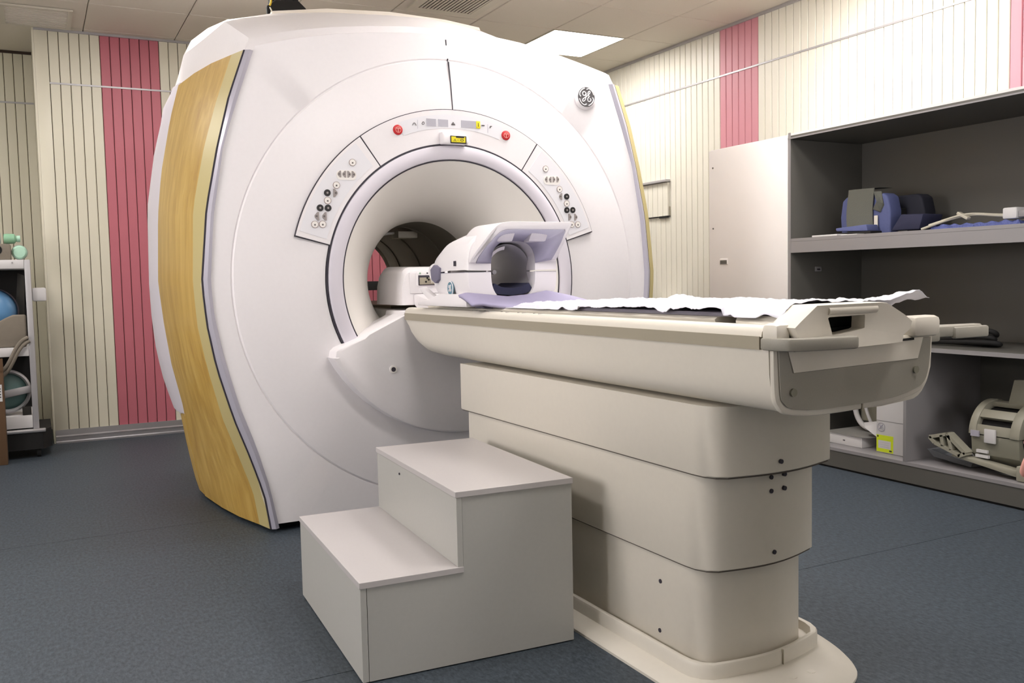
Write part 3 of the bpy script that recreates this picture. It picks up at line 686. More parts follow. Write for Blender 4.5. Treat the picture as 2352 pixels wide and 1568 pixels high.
box('underside_pad', (1.62, 1.66, .998), (2.02, 1.82, 1.008), M['black'], K)
# grey mattress under the sheet
prism('mattress', [(1.624, 1.0365), (1.620, 1.041), (1.626, 1.047), (1.9, 1.046), (2.03, 1.047), (2.036, 1.0365)], 'Y', 1.74, 3.02, M['matt'], None, smooth=True, label='thin grey mattress showing below the white plastic sheet', category='mattress')
box('foam_block', (1.64, 1.672, 1.0085), (1.99, 1.735, 1.045), M['black'], None, bevel=.008, label='black foam block behind the cradle end grip', category='foam block')
# crumpled plastic sheet
from mathutils import noise as mn
nx, ny = 70, 190; v = []; f = []
for j in range(ny+1):
    ty = j/ny; y = 1.655+(3.14-1.655)*ty
    for i in range(nx+1):
        tx = i/nx; x = 1.600+(2.072-1.600)*tx
        e = 0
        wob = mn.noise(Vector((x*5, y*5, 0)))*.008+mn.noise(Vector((x*15, y*11, 3)))*.007+abs(mn.noise(Vector((x*30, y*26, 8))))*.009+abs(mn.noise(Vector((x*70, y*60, 4))))*.004
        base = interp([(1.6, 1.070), (2.0, 1.064), (2.5, 1.062), (2.8, 1.058), (3.0, 1.052), (3.14, 1.040)], y)
        z = base+wob
        yy = y+mn.noise(Vector((x*9, 1.7, y)))*.02; xx = x
        if tx < .08 or tx > .94:      # edges fall down beside the mattress, unevenly
            d = (.08-tx)/.08 if tx < .08 else (tx-.94)/.06
            amp = .024+.016*mn.noise(Vector((y*4, 5, 1)))+.012*mn.noise(Vector((y*19, 2, 1)))
            if 1.88 < y < 2.6 and tx < .5: amp *= .45
            z -= d*max(.006, amp); xx += (-.010 if tx < .5 else .008)*mn.noise(Vector((y*11, 9, 2)))
        if 1.70 < y < 1.86 and tx < .10: z -= .012*math.sin(PI*(y-1.70)/.16)*(.10-tx)/.10; xx -= .02*math.sin(PI*(y-1.70)/.16)*(.10-tx)/.10
        if ty < .06 and tx > .8: z += (.06-ty)*.55*(tx-.8)/.2+.006*mn.noise(Vector((x*60, y*50, 2))); xx += (.06-ty)*.9*(tx-.8)/.2
        if abs(y-2.35) < .05 and tx < .7 and tx > .4: z += .018*math.cos((y-2.35)/.05*PI/2)*math.sin((tx-.4)/.3*PI)
        z = max(z, 1.0495 if .025 < tx < .95 and y < 3.06 else 1.038)
        v.append((xx, yy, z))
for j in range(ny):
    for i in range(nx): f.append((j*(nx+1)+i, j*(nx+1)+i+1, (j+1)*(nx+1)+i+1, (j+1)*(nx+1)+i))
o = mesh('plastic_sheet', v, f, M['sheet'], smooth=True, ang=60, label='crumpled white plastic sheet spread over the cradle mattress', category='sheet')
s = o.modifiers.new('t', 'SOLIDIFY'); s.thickness = .0012; s.offset = 1
# lilac shaped pad
nx, ny = 60, 24; v = []; f = []
def padz(tx): # cross profile along X: raised left lip, dip, hump, thin right end
    pts = [(0, 1.100), (.06, 1.108), (.2, 1.100), (.4, 1.088), (.58, 1.094), (.74, 1.108), (.88, 1.092), (1, 1.064)]
    return interp(pts, tx)
for j in range(ny+1):
    ty = j/ny
    for i in range(nx+1):
        tx = i/nx; x = 1.50+(2.04-1.50)*tx
        ya = 3.13+.08*max(0, .3-tx)/.3-.13*tx; yb = 3.335
        y = ya+(yb-ya)*ty
        z = padz(tx)-.010-(.038+.012*math.sin(PI*tx))*(1-ty)**1.3-(.004 if j in (0, ny) else 0)
        v.append((x, y, z))
for j in range(ny):
    for i in range(nx): f.append((j*(nx+1)+i, j*(nx+1)+i+1, (j+1)*(nx+1)+i+1, (j+1)*(nx+1)+i))
P_ = root('shaped_pad', (1.77, 3.2, 1.05), 'lilac contoured foam pad in front of the head coil', 'pad')
p = mesh('pad_top', v, f, M['purple'], P_, smooth=True, ang=60); s = p.modifiers.new('t', 'SOLIDIFY'); s.thickness = .012; s.offset = -1
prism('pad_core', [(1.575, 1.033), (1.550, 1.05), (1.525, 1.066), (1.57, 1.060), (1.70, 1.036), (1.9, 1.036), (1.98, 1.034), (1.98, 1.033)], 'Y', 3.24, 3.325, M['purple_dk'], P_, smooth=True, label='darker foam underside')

# ================================================================== HEAD COIL
H = root('head_coil', (1.78, 3.55, 1.054), 'white head coil with round opening and mirror hood on the cradle', 'head coil')
HC = 1.757
def sq(cx, cz, a, b, e, n=64, a0=0):
    r = []
    for i in range(n):
        t = 2*PI*i/n+a0; c, s = math.cos(t), math.sin(t)
        r.append((cx+a*abs(c)**(2/e)*(1 if c > 0 else -1), cz+b*abs(s)**(2/e)*(1 if s > 0 else -1)))
    return r
ZS = 1.177
def half(name, up_, parent):
    """upper or lower half of the shell: outer wall, inner lining, closed edges at the split"""
    st = [(3.345, .205, .150, 1.185, 3.4), (3.36, .214, .158, 1.187, 3.4), (3.50, .216, .160, 1.187, 3.2), (3.62, .214, .150, 1.182, 3.0), (3.72, .200, .125, 1.172, 2.8), (3.78, .17, .085, 1.15, 2.6)]
    inn = [(3.345, .103, .120, 1.183, 3.0), (3.40, .101, .118, 1.183, 3.0), (3.77, .10, .10, 1.18, 2.4)]
    g = .0005
    def arc_(y, a, b, cz, e):
        n = 26; r = []
        for i in range(n+1):
            t = PI*i/n if up_ else -PI*i/n
            c, s = math.cos(t), math.sin(t)
            z = cz+b*abs(s)**(2/e)*(1 if s > 0 else -1)
            r.append((HC+a*abs(c)**(2/e)*(1 if c > 0 else -1), y, max(z, ZS+g) if up_ else min(z, ZS-g)))
        if not up_: r = [(x, y_, max(z, 1.038)) for x, y_, z in r]
        return r
    secs = [arc_(*q) for q in reversed(inn)]+[arc_(*q) for q in st]
    o_ = loft(name, secs, M['cover_wh'], parent, closed=False, caps=False, smooth=True, ang=35)
    return o_
uh = half('upper_shell', True, H); lh = half('lower_shell', False, H)
lathe('inner_lining', [(.108, 3.40), (.100, 3.42), (.098, 3.76), (.110, 3.77)], (HC, 0, 1.185), 'Y', M['coil_grey'], H, n=48)
loft('split_line', [[(HC-.2155, 3.36, ZS-.0008), (HC-.2155, 3.36, ZS+.0008), (HC-.105, 3.346, ZS+.0008), (HC-.105, 3.346, ZS-.0008)], [(HC-.2175, 3.52, ZS-.0008), (HC-.2175, 3.52, ZS+.0008), (HC-.105, 3.52, ZS+.0008), (HC-.105, 3.52, ZS-.0008)], [(HC-.214, 3.64, ZS-.0008), (HC-.214, 3.64, ZS+.0008), (HC-.105, 3.64, ZS+.0008), (HC-.105, 3.64, ZS-.0008)]], M['lav'], H)
loft('split_line', [[(HC+.105, 3.343, ZS-.0008), (HC+.105, 3.343, ZS+.0008), (HC+.204, 3.343, ZS+.0008), (HC+.204, 3.343, ZS-.0008)], [(HC+.105, 3.36, ZS-.0008), (HC+.105, 3.36, ZS+.0008), (HC+.2, 3.36, ZS+.0008), (HC+.2, 3.36, ZS-.0008)]], M['coil_grey'], H)
prism('head_cushion', [(HC-.10, 1.10), (HC-.06, 1.085), (HC, 1.08), (HC+.06, 1.085), (HC+.10, 1.10), (HC+.08, 1.13), (HC+.05, 1.115), (HC, 1.108), (HC-.05, 1.115), (HC-.08, 1.13)], 'Y', 3.36, 3.62, M['navy'], H, smooth=True)
cyl('latch_knob', (HC+.02, 0, 1.178), .010, 3.60, 3.56, 'Y', M['cover_wh'], H, n=14)
# hood: thick arch over the opening, open below
oc = [(HC-.200, 1.215), (HC-.198, 1.245), (HC-.182, 1.285), (HC-.158, 1.325), (HC-.128, 1.357), (HC-.10, 1.371), (HC-.06, 1.376), (HC+.218, 1.376), (HC+.221, 1.368), (HC+.198, 1.225)]
ic = [(HC-.172, 1.215), (HC-.170, 1.245), (HC-.155, 1.278), (HC-.132, 1.312), (HC-.108, 1.334), (HC-.085, 1.343), (HC-.05, 1.345), (HC+.187, 1.345), (HC+.189, 1.338), (HC+.172, 1.225)]
oc = catmull(oc[:7], 4)+oc[7:]; ic = catmull(ic[:7], 4)+ic[7:]
pr = oc+ic[::-1]
secs = [[(x, 3.235+interp([(1.21, .11), (1.25, .065), (1.30, .022), (1.345, 0), (1.38, 0)], z), z) for x, z in pr], [(x, 3.47, z) for x, z in pr]]
hd = loft('hood', secs, M['cover_wh'], H, smooth=True, ang=35, bevel=.003)
for y in (3.27, 3.42):
    for x in (HC-.075, HC+.05, HC+.16): cyl('hood_screw', (x, y, 0), .0065, 1.3455, 1.341, 'Z', M['cream_dk'], hd, n=10)
prism('mirror_block', [(3.258, 1.340), (3.335, 1.312), (3.335, 1.296), (3.29, 1.300)], 'X', HC-.10, HC-.03, M['cover_wh'], H, bevel=.004, smooth=True)
prism('mirror_block', [(3.258, 1.340), (3.335, 1.312), (3.335, 1.296), (3.29, 1.300)], 'X', HC+.045, HC+.125, M['cover_wh'], H, bevel=.004, smooth=True)
nl = 48; fo_ = []; bo_ = []
seg_ = [0]
for p, q in zip(ic, ic[1:]): seg_.append(seg_[-1]+math.dist(p, q))
for i in range(nl+1):
    d_ = seg_[-1]*i/nl; px_ = interp([(a, p[0]) for a, p in zip(seg_, ic)], d_); pz_ = interp([(a, p[1]) for a, p in zip(seg_, ic)], d_)
    yo = 3.2365+interp([(1.21, .11), (1.25, .065), (1.30, .022), (1.345, 0), (1.38, 0)], pz_)
    fo_.append((px_, yo, pz_-.001))
    a = PI*(1-i/nl)*.92+PI*.04; c, sn = math.cos(a), math.sin(a)
    bo_.append((HC+.104*abs(c)**(2/3)*(1 if c > 0 else -1), 3.343, 1.183+.121*abs(sn)**(2/3)))
hl = loft('hood_lining', [fo_, bo_], M['hoodin'], H, closed=False, caps=False, smooth=True, ang=50)
md_ = hl.modifiers.new('t', 'SOLIDIFY'); md_.thickness = .003; md_.offset = 0
lathe('inner_step', [(.099, 3.40), (.085, 3.41), (.082, 3.50), (.072, 3.52), (.072, 3.62), (.099, 3.63)], (HC, 0, 1.185), 'Y', M['cover_wh'], H, n=20, a0=math.radians(95), a1=math.radians(190))
bg = lathe('oval_badge', [(1e-4, HC-.2195), (.028, HC-.2195), (.031, HC-.214)], (0, 3.50, 1.113), 'X', M['badgebl'], H, n=32, label='blue oval badge with pale monogram')
lathe('badge_rim', [(.031, HC-.2185), (.028, HC-.2205), (.0255, HC-.2185)], (0, 3.50, 1.113), 'X', M['cover_wh'], bg, n=32)
def monogram_x(cy, cz, R, x, r, material, parent):
    s = R/.05; L = []
    g = [(-.002, .013), (-.008, .022), (-.018, .020), (-.020, .009), (-.012, .002), (-.004, .008), (-.001, .018), (-.003, -.004), (-.009, -.018), (-.019, -.020), (-.021, -.012), (-.010, -.004), (.002, .002)]
    e = [(.004, .004), (.014, .012), (.020, .022), (.013, .025), (.006, .016), (.007, .006), (.016, .002), (.008, -.001), (.003, -.012), (.010, -.021), (.021, -.015), (.022, -.007), (.015, -.006)]
    o_ = [tube('f', [(x, cy-a*s, cz+b*s) for a, b in p], r, None) for p in (g, e)]
    return joined('monogram', o_, material, parent)
monogram_x(3.50, 1.113, .032, HC-.220, .0018, M['cover_wh'], bg)
box('type_label', (HC-.2180, 3.44, 1.205), (HC-.2165, 3.462, 1.226), M['seam'], H)
prism('side_latch', [(3.60, 1.20), (3.66, 1.215), (3.70, 1.195), (3.69, 1.15), (3.65, 1.135), (3.61, 1.15)], 'X', HC-.225, HC-.195, M['purple_dk'], H, bevel=.004, smooth=True)
prism('coil_foot', [(3.33, 1.037), (3.33, 1.055), (3.36, 1.09), (3.62, 1.09), (3.72, 1.065), (3.86, 1.055), (3.86, 1.037)], 'X', HC-.225, HC-.17, M['cover_wh'], H, bevel=.006, smooth=True)
prism('coil_handle', [(3.74, 1.056), (3.72, 1.075), (3.86, 1.12), (3.90, 1.115), (3.88, 1.10), (3.78, 1.06)], 'X', HC-.20, HC-.175, M['cover_wh'], H, bevel=.004, smooth=True)
tube('cable_loop', [(HC-.16, 3.72, 1.21), (HC-.17, 3.80, 1.215), (HC-.165, 3.84, 1.19), (HC-.16, 3.82, 1.15), (HC-.16, 3.74, 1.14)], .014, M['cover_wh'], H)
# coil socket housing further in
S = root('socket_housing', (1.85, 4.4, 1.005), 'white rounded coil socket housing inside the bore mouth', 'socket housing')
secs = []
for y, sx, zt in ((4.18, .92, 1.150), (4.19, .97, 1.195), (4.215, 1, 1.215), (4.50, .99, 1.222), (4.56, .97, 1.20), (4.575, .93, 1.15)):
    hw = .245*sx; xc = 1.822; r = .05
    q = [(xc-hw, 1.03), (xc-hw+.004, zt-r-.03)]
    for i in range(7): a = PI-PI/2*i/6; q.append((xc-hw+.012+r+r*math.cos(a), zt-r+r*math.sin(a)))
    for i in range(7): a = PI/2-PI/2*i/6; q.append((xc+hw-.012-r+r*math.cos(a), zt-r+r*math.sin(a)))
    q += [(xc+hw-.004, zt-r-.03), (xc+hw, 1.03)]
    secs.append([(x, y, z) for x, z in q])
loft('housing', secs, M['cover_wh'], S, smooth=True, ang=50)
box('front_fascia', (1.62, 4.172, 1.085), (2.04, 4.184, 1.190), M['white'], S, bevel=.01)
cn = box('socket_frame', (1.652, 4.160, 1.122), (1.764, 4.174, 1.192), M['cover_wh'], S, bevel=.008)
box('socket', (1.660, 4.156, 1.124), (1.756, 4.161, 1.174), M['seam'], S, bevel=.003)
sk = box('socket_insert', (1.665, 4.153, 1.129), (1.751, 4.157, 1.163), M['cream_dk'], S, bevel=.002)
for x, z in ((1.697, 1.142), (1.712, 1.152), (1.705, 1.160)): cyl('pin_hole', (x, 0, z), .005, 4.154, 4.1515, 'Y', M['black'], sk, n=10)
for i in range(4): box('contact_rib', (1.724+i*.006, 4.151, 1.135), (1.727+i*.006, 4.154, 1.158), M['cream'], sk)
for x, mt in ((1.67, 'green'), (1.708, 'seam'), (1.742, 'seam')): cyl('indicator', (x, 0, 1.184), .004, 4.162, 4.158, 'Y', M[mt], S, n=10)
prism('sliding_apron', [(4.18, 1.03), (4.12, 1.005), (3.92, 1.005), (3.92, 1.055), (4.0, 1.06), (4.18, 1.085)], 'X', 1.64, 2.03, M['white'], S, bevel=.01, smooth=True)

# ================================================================== STEP STOOL
A0 = Vector((.775, 2.452, 0)); th = math.radians(-3.0)
U = Vector((math.cos(th), math.sin(th), 0)); V_ = Vector((-math.sin(th), math.cos(th), 0))
ST = root('step_stool', tuple(A0+U*.34+V_*.4), 'grey laminate two-step stool beside the patient table', 'step stool')
def sbox(name, u0, u1, v0, v1, z0, z1, material, bevel=.0012, parent=ST):
    vv = []
    for z in (z0, z1):
        for u, v in ((u0, v0), (u1, v0), (u1, v1), (u0, v1)):
            p = A0+U*u+V_*v; vv.append((p.x, p.y, z))
    return mesh(name, vv, BF, material, parent, bevel=bevel, smooth=False)
W_, D_, H1, H2, US, t = .685, .83, .297, .524, .298, .018
# side panels (L shape), near and far
for v0, v1 in ((.002, t+.002), (D_-t, D_)):
    pts = [(t+.002, .004), (W_, .004), (W_, H2-t-.001), (US+t+.001, H2-t-.001), (US+t+.001, H1-t-.001), (t+.002, H1-t-.001)]
    vv = [tuple((A0+U*u+V_*v)[:2])+(z,) for v in (v0, v1) for u, z in pts]; n = len(pts)
    mesh('side_panel', vv, [tuple(range(n)), tuple(range(2*n-1, n-1, -1))]+[(i, (i+1) % n, n+(i+1) % n, n+i) for i in range(n)], M['stool'], ST)
sbox('front_riser', 0, t, 0, D_, .004, H1-t, M['stool'])
sbox('upper_riser', US, US+t, 0, D_-.001, H1, H2-t, M['stool'])
sbox('back_panel', W_-t, W_, t+.003, D_-t-.001, .004, H2-t-.002, M['stool'])
sbox('lower_tread', -.003, US+t, -.003, D_+.002, H1-t, H1, M['stool_top'])
sbox('upper_tread', US-.004, W_+.003, -.003, D_+.002, H2-t, H2, M['stool_top'])
p = A0+U*(US-.0005)+V_*.55; cyl('screw_hole', (0, p.y, .475), .004, p.x+.004, p.x-.003, 'X', M['seam'], ST, n=10)

# ================================================================== CABINETS
CF, CB = 4.09, 4.70; YA = 4.17; YE = 1.75
B = root('open_shelf_unit', (4.4, 3.0, 0), 'long grey open shelf unit against the right wall', 'shelf unit')
box('end_panel', (CF, YA-.018, .12), (CB, YA, 1.95), M['cab'], B, bevel=.001)
box('edge_band', (CF-.002, YA-.020, .12), (CF, YA, 1.99), M['cab_edge'], B)
box('end_panel', (CF, YE, .12), (CB, YE+.018, 1.95), M['cab'], B, bevel=.001)
box('top_board', (CF, YE, 1.952), (CB, YA, 1.972), M['cab'], B)
box('top_edge', (CF-.004, YE, 1.952), (CF, YA, 1.960), M['cab_edge'], B)
box('top_cover', (CF, YE, 1.972), (CB+.035, YA+.002, 1.985), M['cab_white'], B)
box('back_panel', (CB, YE, .12), (CB+.012, YA, 1.96), M['cab'], B)
box('upper_shelf', (CF+.003, YE+.018, 1.335), (CB, YA-.018, 1.354), M['cab'], B)
box('shelf_lipping', (CF, YE+.018, 1.3355), (CF+.003, YA-.018, 1.354), M['cab_edge'], B)
box('shelf_apron', (CF, YE+.018, 1.268), (CF+.018, YA-.018, 1.3345), M['cab_edge'], B)
box('lower_shelf', (CF+.003, YE+.018, .722), (CB, YA-.018, .744), M['cab'], B)
box('shelf_lipping', (CF, YE+.018, .722), (CF+.003, YA-.018, .744), M['cab_edge'], B)
box('bottom_board', (CF, YE, .106), (CB, YA, .124), M['cab_edge'], B)
box('plinth', (CF+.004, YE, .012), (CF+.022, YA, .105), M['cab'], B)
box('divider', (CF, 3.312, .124), (CB, 3.330, .722), M['cab_edge'], B, bevel=.001)
box('plinth_gap', (CF+.012, YE, 0), (CF+.03, YA, .012), M['black'], B)
lk = box('shelf_socket', (4.29, YA-.024, 1.152), (4.345, YA-.018, 1.182), M['cab_edge'], B, bevel=.003)
box('socket_slot', (4.305, YA-.026, 1.16), (4.33, YA-.0235, 1.17), M['seam'], lk)
D = root('door_cabinet', (4.4, 4.54, 0), 'tall white cabinet with one closed door beside the shelf unit', 'cabinet')
box('carcass', (CF+.02, YA+.003, .10), (CB+.03, 4.905, 1.984), M['cab_white'], D)
box('door', (CF-.002, YA+.004, .105), (CF+.018, 4.903, 1.975), M['cab_white'], D, bevel=.001)
box('plinth', (CF+.03, YA+.003, 0), (CB, 4.905, .10), M['cab'], D)
hn = box('recessed_pull', (CF-.006, 4.718, 1.212), (CF-.001, 4.795, 1.252), M['cab_white'], D, bevel=.002)
box('pull_hollow', (CF-.0075, 4.724, 1.216), (CF-.0055, 4.789, 1.240), M['cab'], hn)
for z in (1.86, 1.455): cyl('door_screw', (0, 4.862, z), .006, CF, CF-.005, 'X', M['cab'], D, n=10)
# small black thing on a wall hook, and a black box, behind the table
cs = root('black_case', (4.6, 6.15, .78), 'black case top showing behind the sheet near the right wall', 'case')
box('case_body', (4.42, 6.02, 0), (4.72, 6.30, .915), M['black'], cs, bevel=.01)
box('case_lid', (4.41, 6.01, .915), (4.725, 6.31, .932), M['paper'], cs, bevel=.004)
hk = root('black_hook', (4.07, 4.80, .93), 'small black curved hook with pale tip on the white cabinet door', 'hook')
tube('hook_arm', [(CF-.008, 4.92, .88), (CF-.02, 4.90, .91), (CF-.025, 4.885, .94), (CF-.022, 4.876, .975)], .009, M['black'], hk)
cyl('hook_tip', (CF-.022, 4.876, 0), .008, .975, .990, 'Z', M['paper'], hk, n=10)

# --------------------------------------------------- things on the shelves
SZ = 1.354
r = root('clipboard', (4.2, 3.84, SZ), 'thin white flat plate at the near left edge of the upper shelf', 'plate')
box('plate', (4.10, 3.80, SZ), (4.186, 3.99, SZ+.010), M['paper'], r, bevel=.002)
box('plate_tab', (4.13, 3.68, SZ), (4.186, 3.80, SZ+.006), M['paper'], r, bevel=.001)
r = root('foam_wedge', (4.2, 3.74, SZ), 'flat light blue foam slab with black base under the strapped coil', 'foam slab')
box('base', (4.19, 3.64, SZ), (4.284, 3.90, SZ+.02), M['black'], r, bevel=.004)
prism('foam', [(3.66, SZ+.02), (3.89, SZ+.03), (3.895, SZ+.048), (3.67, SZ+.058)], 'X', 4.19, 4.284, M['blue'], r, bevel=.006, smooth=True)
r = root('strapped_coil', (4.35, 3.72, SZ), 'blue body coil standing folded with a grey fabric strap', 'coil')
def pad_x(name, y0, y1, x0, x1, z0, z1, material, **k):
    c = .03
    pts = [(y0, z0), (y0-.0, z1-.10), (y0+.02, z1-.02), (y0+.05, z1), (y1-.05, z1), (y1-.015, z1-.025), (y1, z1-.12), (y1-.01, z0)]
    return prism(name, pts, 'X', x0, x1, material, r, bevel=.012, seg=3, smooth=True, **k)
pad_x('front_pad', 3.60, 3.96, 4.30, 4.40, SZ+.001, SZ+.235, M['blue'])
pad_x('rear_pad', 3.50, 3.86, 4.46, 4.56, SZ+.002, SZ+.225, mat('dark navy foam', (22, 23, 36), .8))
box('hinge', (4.38, 3.62, SZ+.03), (4.48, 3.84, SZ+.15), M['black'], r, bevel=.01)
secs = []
for i in range(15):
    t_ = i/14; z = SZ+.01+.262*min(1, t_*1.25)
    x = 4.286+(0 if t_ < .8 else (t_-.8)*.75); y = 3.795+.01*math.sin(t_*5)
    secs.append([(x, y-.098+.012*t_, z), (x, y+.095, z+.004), (x+.005, y+.095, z+.004), (x+.005, y-.098+.012*t_, z)])
loft('strap', secs, M['strap'], r, smooth=True, ang=60)
loft('strap_fold', [[(4.27, 3.69, 1.60), (4.30, 3.66, 1.60), (4.31, 3.66, 1.59)], [(4.26, 3.66, 1.54), (4.29, 3.64, 1.53), (4.30, 3.64, 1.52)], [(4.275, 3.70, 1.50), (4.29, 3.66, 1.485), (4.30, 3.665, 1.48)]], M['strap'], r)
box('strap_tongue', (4.286, 3.675, SZ+.0), (4.292, 3.70, SZ+.11), M['cream'], r, bevel=.002)
r = root('navy_cushion', (4.35, 3.48, SZ), 'dark navy wedge cushion right of the strapped coil', 'cushion')
prism('wedge', [(3.40, SZ+.015), (3.585, SZ+.018), (3.57, SZ+.04), (3.52, SZ+.105), (3.375, SZ+.098)], 'X', 4.29, 4.455, M['navy'], r, bevel=.008, smooth=True)
box('support', (4.32, 3.50, SZ), (4.42, 3.56, SZ+.016), M['cab_edge'], r)
r = root('blue_array_mat', (4.35, 3.06, SZ), 'flat bubbly blue coil mat with beige cables, right end of upper shelf', 'coil mat')
nx, ny = 40, 16; v = []; f = []
for j in range(ny+1):
    for i in range(nx+1):
        y = 2.80+.5*i/nx; x = 4.24+.26*j/ny
        v.append((x, y, SZ+.026+.006*math.sin(y*90)*math.sin(x*80)+.004*mn.noise(Vector((x*20, y*20, 0)))+(-.02 if i in (0, nx) or j in (0, ny) else 0)))
for j in range(ny):
    for i in range(nx): f.append((j*(nx+1)+i, j*(nx+1)+i+1, (j+1)*(nx+1)+i+1, (j+1)*(nx+1)+i))
p = mesh('mat_body', v, f, M['bluemat'], r, smooth=True, ang=80)
box('mat_base', (4.245, 2.805, SZ), (4.495, 3.295, SZ+.02), M['bluemat'], r, bevel=.005)
tube('cable', [(4.22, 3.33, SZ+.01), (4.25, 3.25, SZ+.04), (4.30, 3.15, SZ+.075), (4.32, 3.05, SZ+.075), (4.32, 2.95, SZ+.055), (4.33, 2.85, SZ+.05)], .007, M['cable'], r)
tube('cable', [(4.24, 3.30, SZ+.03), (4.27, 3.20, SZ+.06), (4.29, 3.12, SZ+.085), (4.34, 3.02, SZ+.07), (4.34, 2.92, SZ+.06), (4.33, 2.82, SZ+.055)], .0055, M['cable'], r)
box('cable_yoke', (4.28, 3.10, SZ+.062), (4.31, 3.17, SZ+.078), M['cable'], r, bevel=.004, rot=('X', .5))
r = root('connector_box', (4.30, 2.86, SZ+.03), 'small white connector box with grey plug lying on the blue mat', 'connector')
box('body', (4.27, 2.83, SZ+.036), (4.35, 2.905, SZ+.092), M['paper'], r, bevel=.008)
box('plug', (4.28, 2.79, SZ+.042), (4.33, 2.828, SZ+.075), M['cab_edge'], r, bevel=.004)
# black straps on the lower shelf
r = root('black_strap_bundle', (4.30, 3.1, .744), 'black folded strap bundle on the lower shelf behind the table end', 'strap bundle')
for q, (z, y0, y1, h) in enumerate(((.756, 2.92, 3.42, .02), (.776, 2.95, 3.30, .03), (.80, 2.94, 3.14, .04))):
    tube('strap_loop', [(4.28, y1, z), (4.27, (y0+y1)/2, z+h*.6), (4.28, y0+.04, z+h), (4.30, y0, z+h*.5), (4.34, y0+.03, z), (4.38, (y0+y1)/2, z), (4.36, y1, z)], .013, M['black'], r)
# bottom compartment left
r = root('flat_carton', (4.25, 3.83, .124), 'flat white carton with grey lid on the bottom board', 'carton')
box('carton', (4.20, 3.70, .125), (4.50, 3.97, .186), M['paper'], r, bevel=.001)
prism('lid', [(4.195, 3.975), (4.52, 3.975), (4.52, 3.585), (4.30, 3.60), (4.19, 3.69)], 'Z', .187, .192, M['lidgrey'], r)
box('carton_mark', (4.1985, 3.825, .150), (4.2, 3.84, .156), M['seam'], r)
r = root('white_wrist_coil', (4.38, 3.77, .193), 'white oval open coil frame standing on the flat carton', 'coil')
tube('outer_frame', [(4.36, 3.90, .39), (4.36, 3.89, .28), (4.36, 3.83, .212), (4.36, 3.74, .212), (4.36, 3.69, .28), (4.36, 3.68, .39), (4.36, 3.73, .45), (4.36, 3.85, .45)], .016, M['paper'], r, cyclic=True)
tube('inner_bar', [(4.34, 3.82, .42), (4.34, 3.80, .32), (4.34, 3.76, .26), (4.34, 3.74, .22)], .010, M['paper'], r)
box('coil_back', (4.38, 3.71, .25), (4.40, 3.87, .42), M['kneec'], r, bevel=.01)
r = root('folded_paper', (4.3, 3.63, .193), 'loose white folded leaflet leaning on the tall white carton', 'paper')
mesh('leaflet', [(4.26, 3.74, .262), (4.27, 3.60, .29), (4.21, 3.597, .20), (4.22, 3.70, .245), (4.262, 3.74, .265), (4.272, 3.60, .293), (4.212, 3.597, .203), (4.222, 3.70, .248)], [(0, 1, 2, 3), (7, 6, 5, 4), (0, 4, 5, 1), (1, 5, 6, 2), (2, 6, 7, 3), (3, 7, 4, 0)], M['paper'], r)
r = root('tall_carton', (4.3, 3.5, .124), 'tall white carton with bright yellow shipping sticker', 'carton')
box('carton', (4.19, 3.338, .126), (4.50, 3.590, .50), M['paper'], r, bevel=.001)
box('sticker', (4.1885, 3.475, .130), (4.19, 3.588, .225), M['yellow'], r)
box('sticker_panel', (4.188, 3.49, .15), (4.1886, 3.575, .195), M['paper'], r)
for i in range(3): box('print_line', (4.1875, 3.50, .158+i*.012), (4.188, 3.565, .160+i*.012), M['lav'], r)
box('print_mark', (4.1875, 3.574, .212), (4.1884, 3.582, .221), M['black'], r)
box('print_mark', (4.1875, 3.483, .137), (4.1884, 3.50, .145), M['seam'], r)
box('fold_line', (4.1885, 3.34, .305), (4.19, 3.588, .307), M['cab_edge'], r)
lathe('round_logo', [(.026, 4.1885), (.026, 4.188), (.0225, 4.188), (.0225, 4.1885)], (0, 3.556, .27), 'X', M['lav'], r, n=28)
monogram_x(3.556, .27, .032, 4.1885, .0012, M['lav'], r)
box('flap', (4.195, 3.345, .50), (4.35, 3.40, .503), M['lidgrey'], r)
# knee coil and trays, right compartment
r = root('knee_coil', (4.35, 2.85, .124), 'beige grey cylindrical knee coil with hinged top vane and side frame', 'coil')
KX, KZ = 4.34, .315
def arcy(name, y0, y1, r0, r1, a0, a1, material, parent=r, n=24, **k):
    pr = []
    for i in range(n+1): a = math.radians(a0+(a1-a0)*i/n); pr.append((KX+r1*math.cos(a), KZ+r1*math.sin(a)))
    for i in range(n+1): a = math.radians(a1+(a0-a1)*i/n); pr.append((KX+r0*math.cos(a), KZ+r0*math.sin(a)))
    return prism(name, pr, 'Y', y0, y1, material, parent, bevel=.003, smooth=True, ang=40, **k)
arcy('end_hoop', 2.965, 3.005, .125, .165, 0, 180, M['kneec'])
arcy('end_hoop', 2.735, 2.785, .125, .165, 0, 180, M['kneec'])
for a in (12, 55, 95, 138, 170): arcy('cross_rib', 2.785, 2.965, .135, .160, a-9, a+9, M['kneec'])
arcy('dark_liner', 2.745, 2.995, .112, .126, 0, 360, M['black'], n=40)
prism('lower_body', [(KX-.158, KZ-.002), (KX-.150, KZ-.10), (KX-.10, KZ-.15), (KX+.10, KZ-.15), (KX+.150, KZ-.10), (KX+.158, KZ-.002), (KX+.127, KZ-.002)]+[(KX+.127*math.cos(-PI*i/12), KZ+.127*math.sin(-PI*i/12)) for i in range(1, 12)]+[(KX-.127, KZ-.002)], 'Y', 2.74, 2.995, M['knee2'], r, bevel=.003, smooth=True)
box('latch_plate', (KX-.172, 2.855, KZ-.035), (KX-.160, 2.915, KZ+.035), M['paper'], r, bevel=.003)
box('logo_plate', (KX-.170, 2.945, KZ-.01), (KX-.160, 2.99, KZ+.02), M['lav'], r)
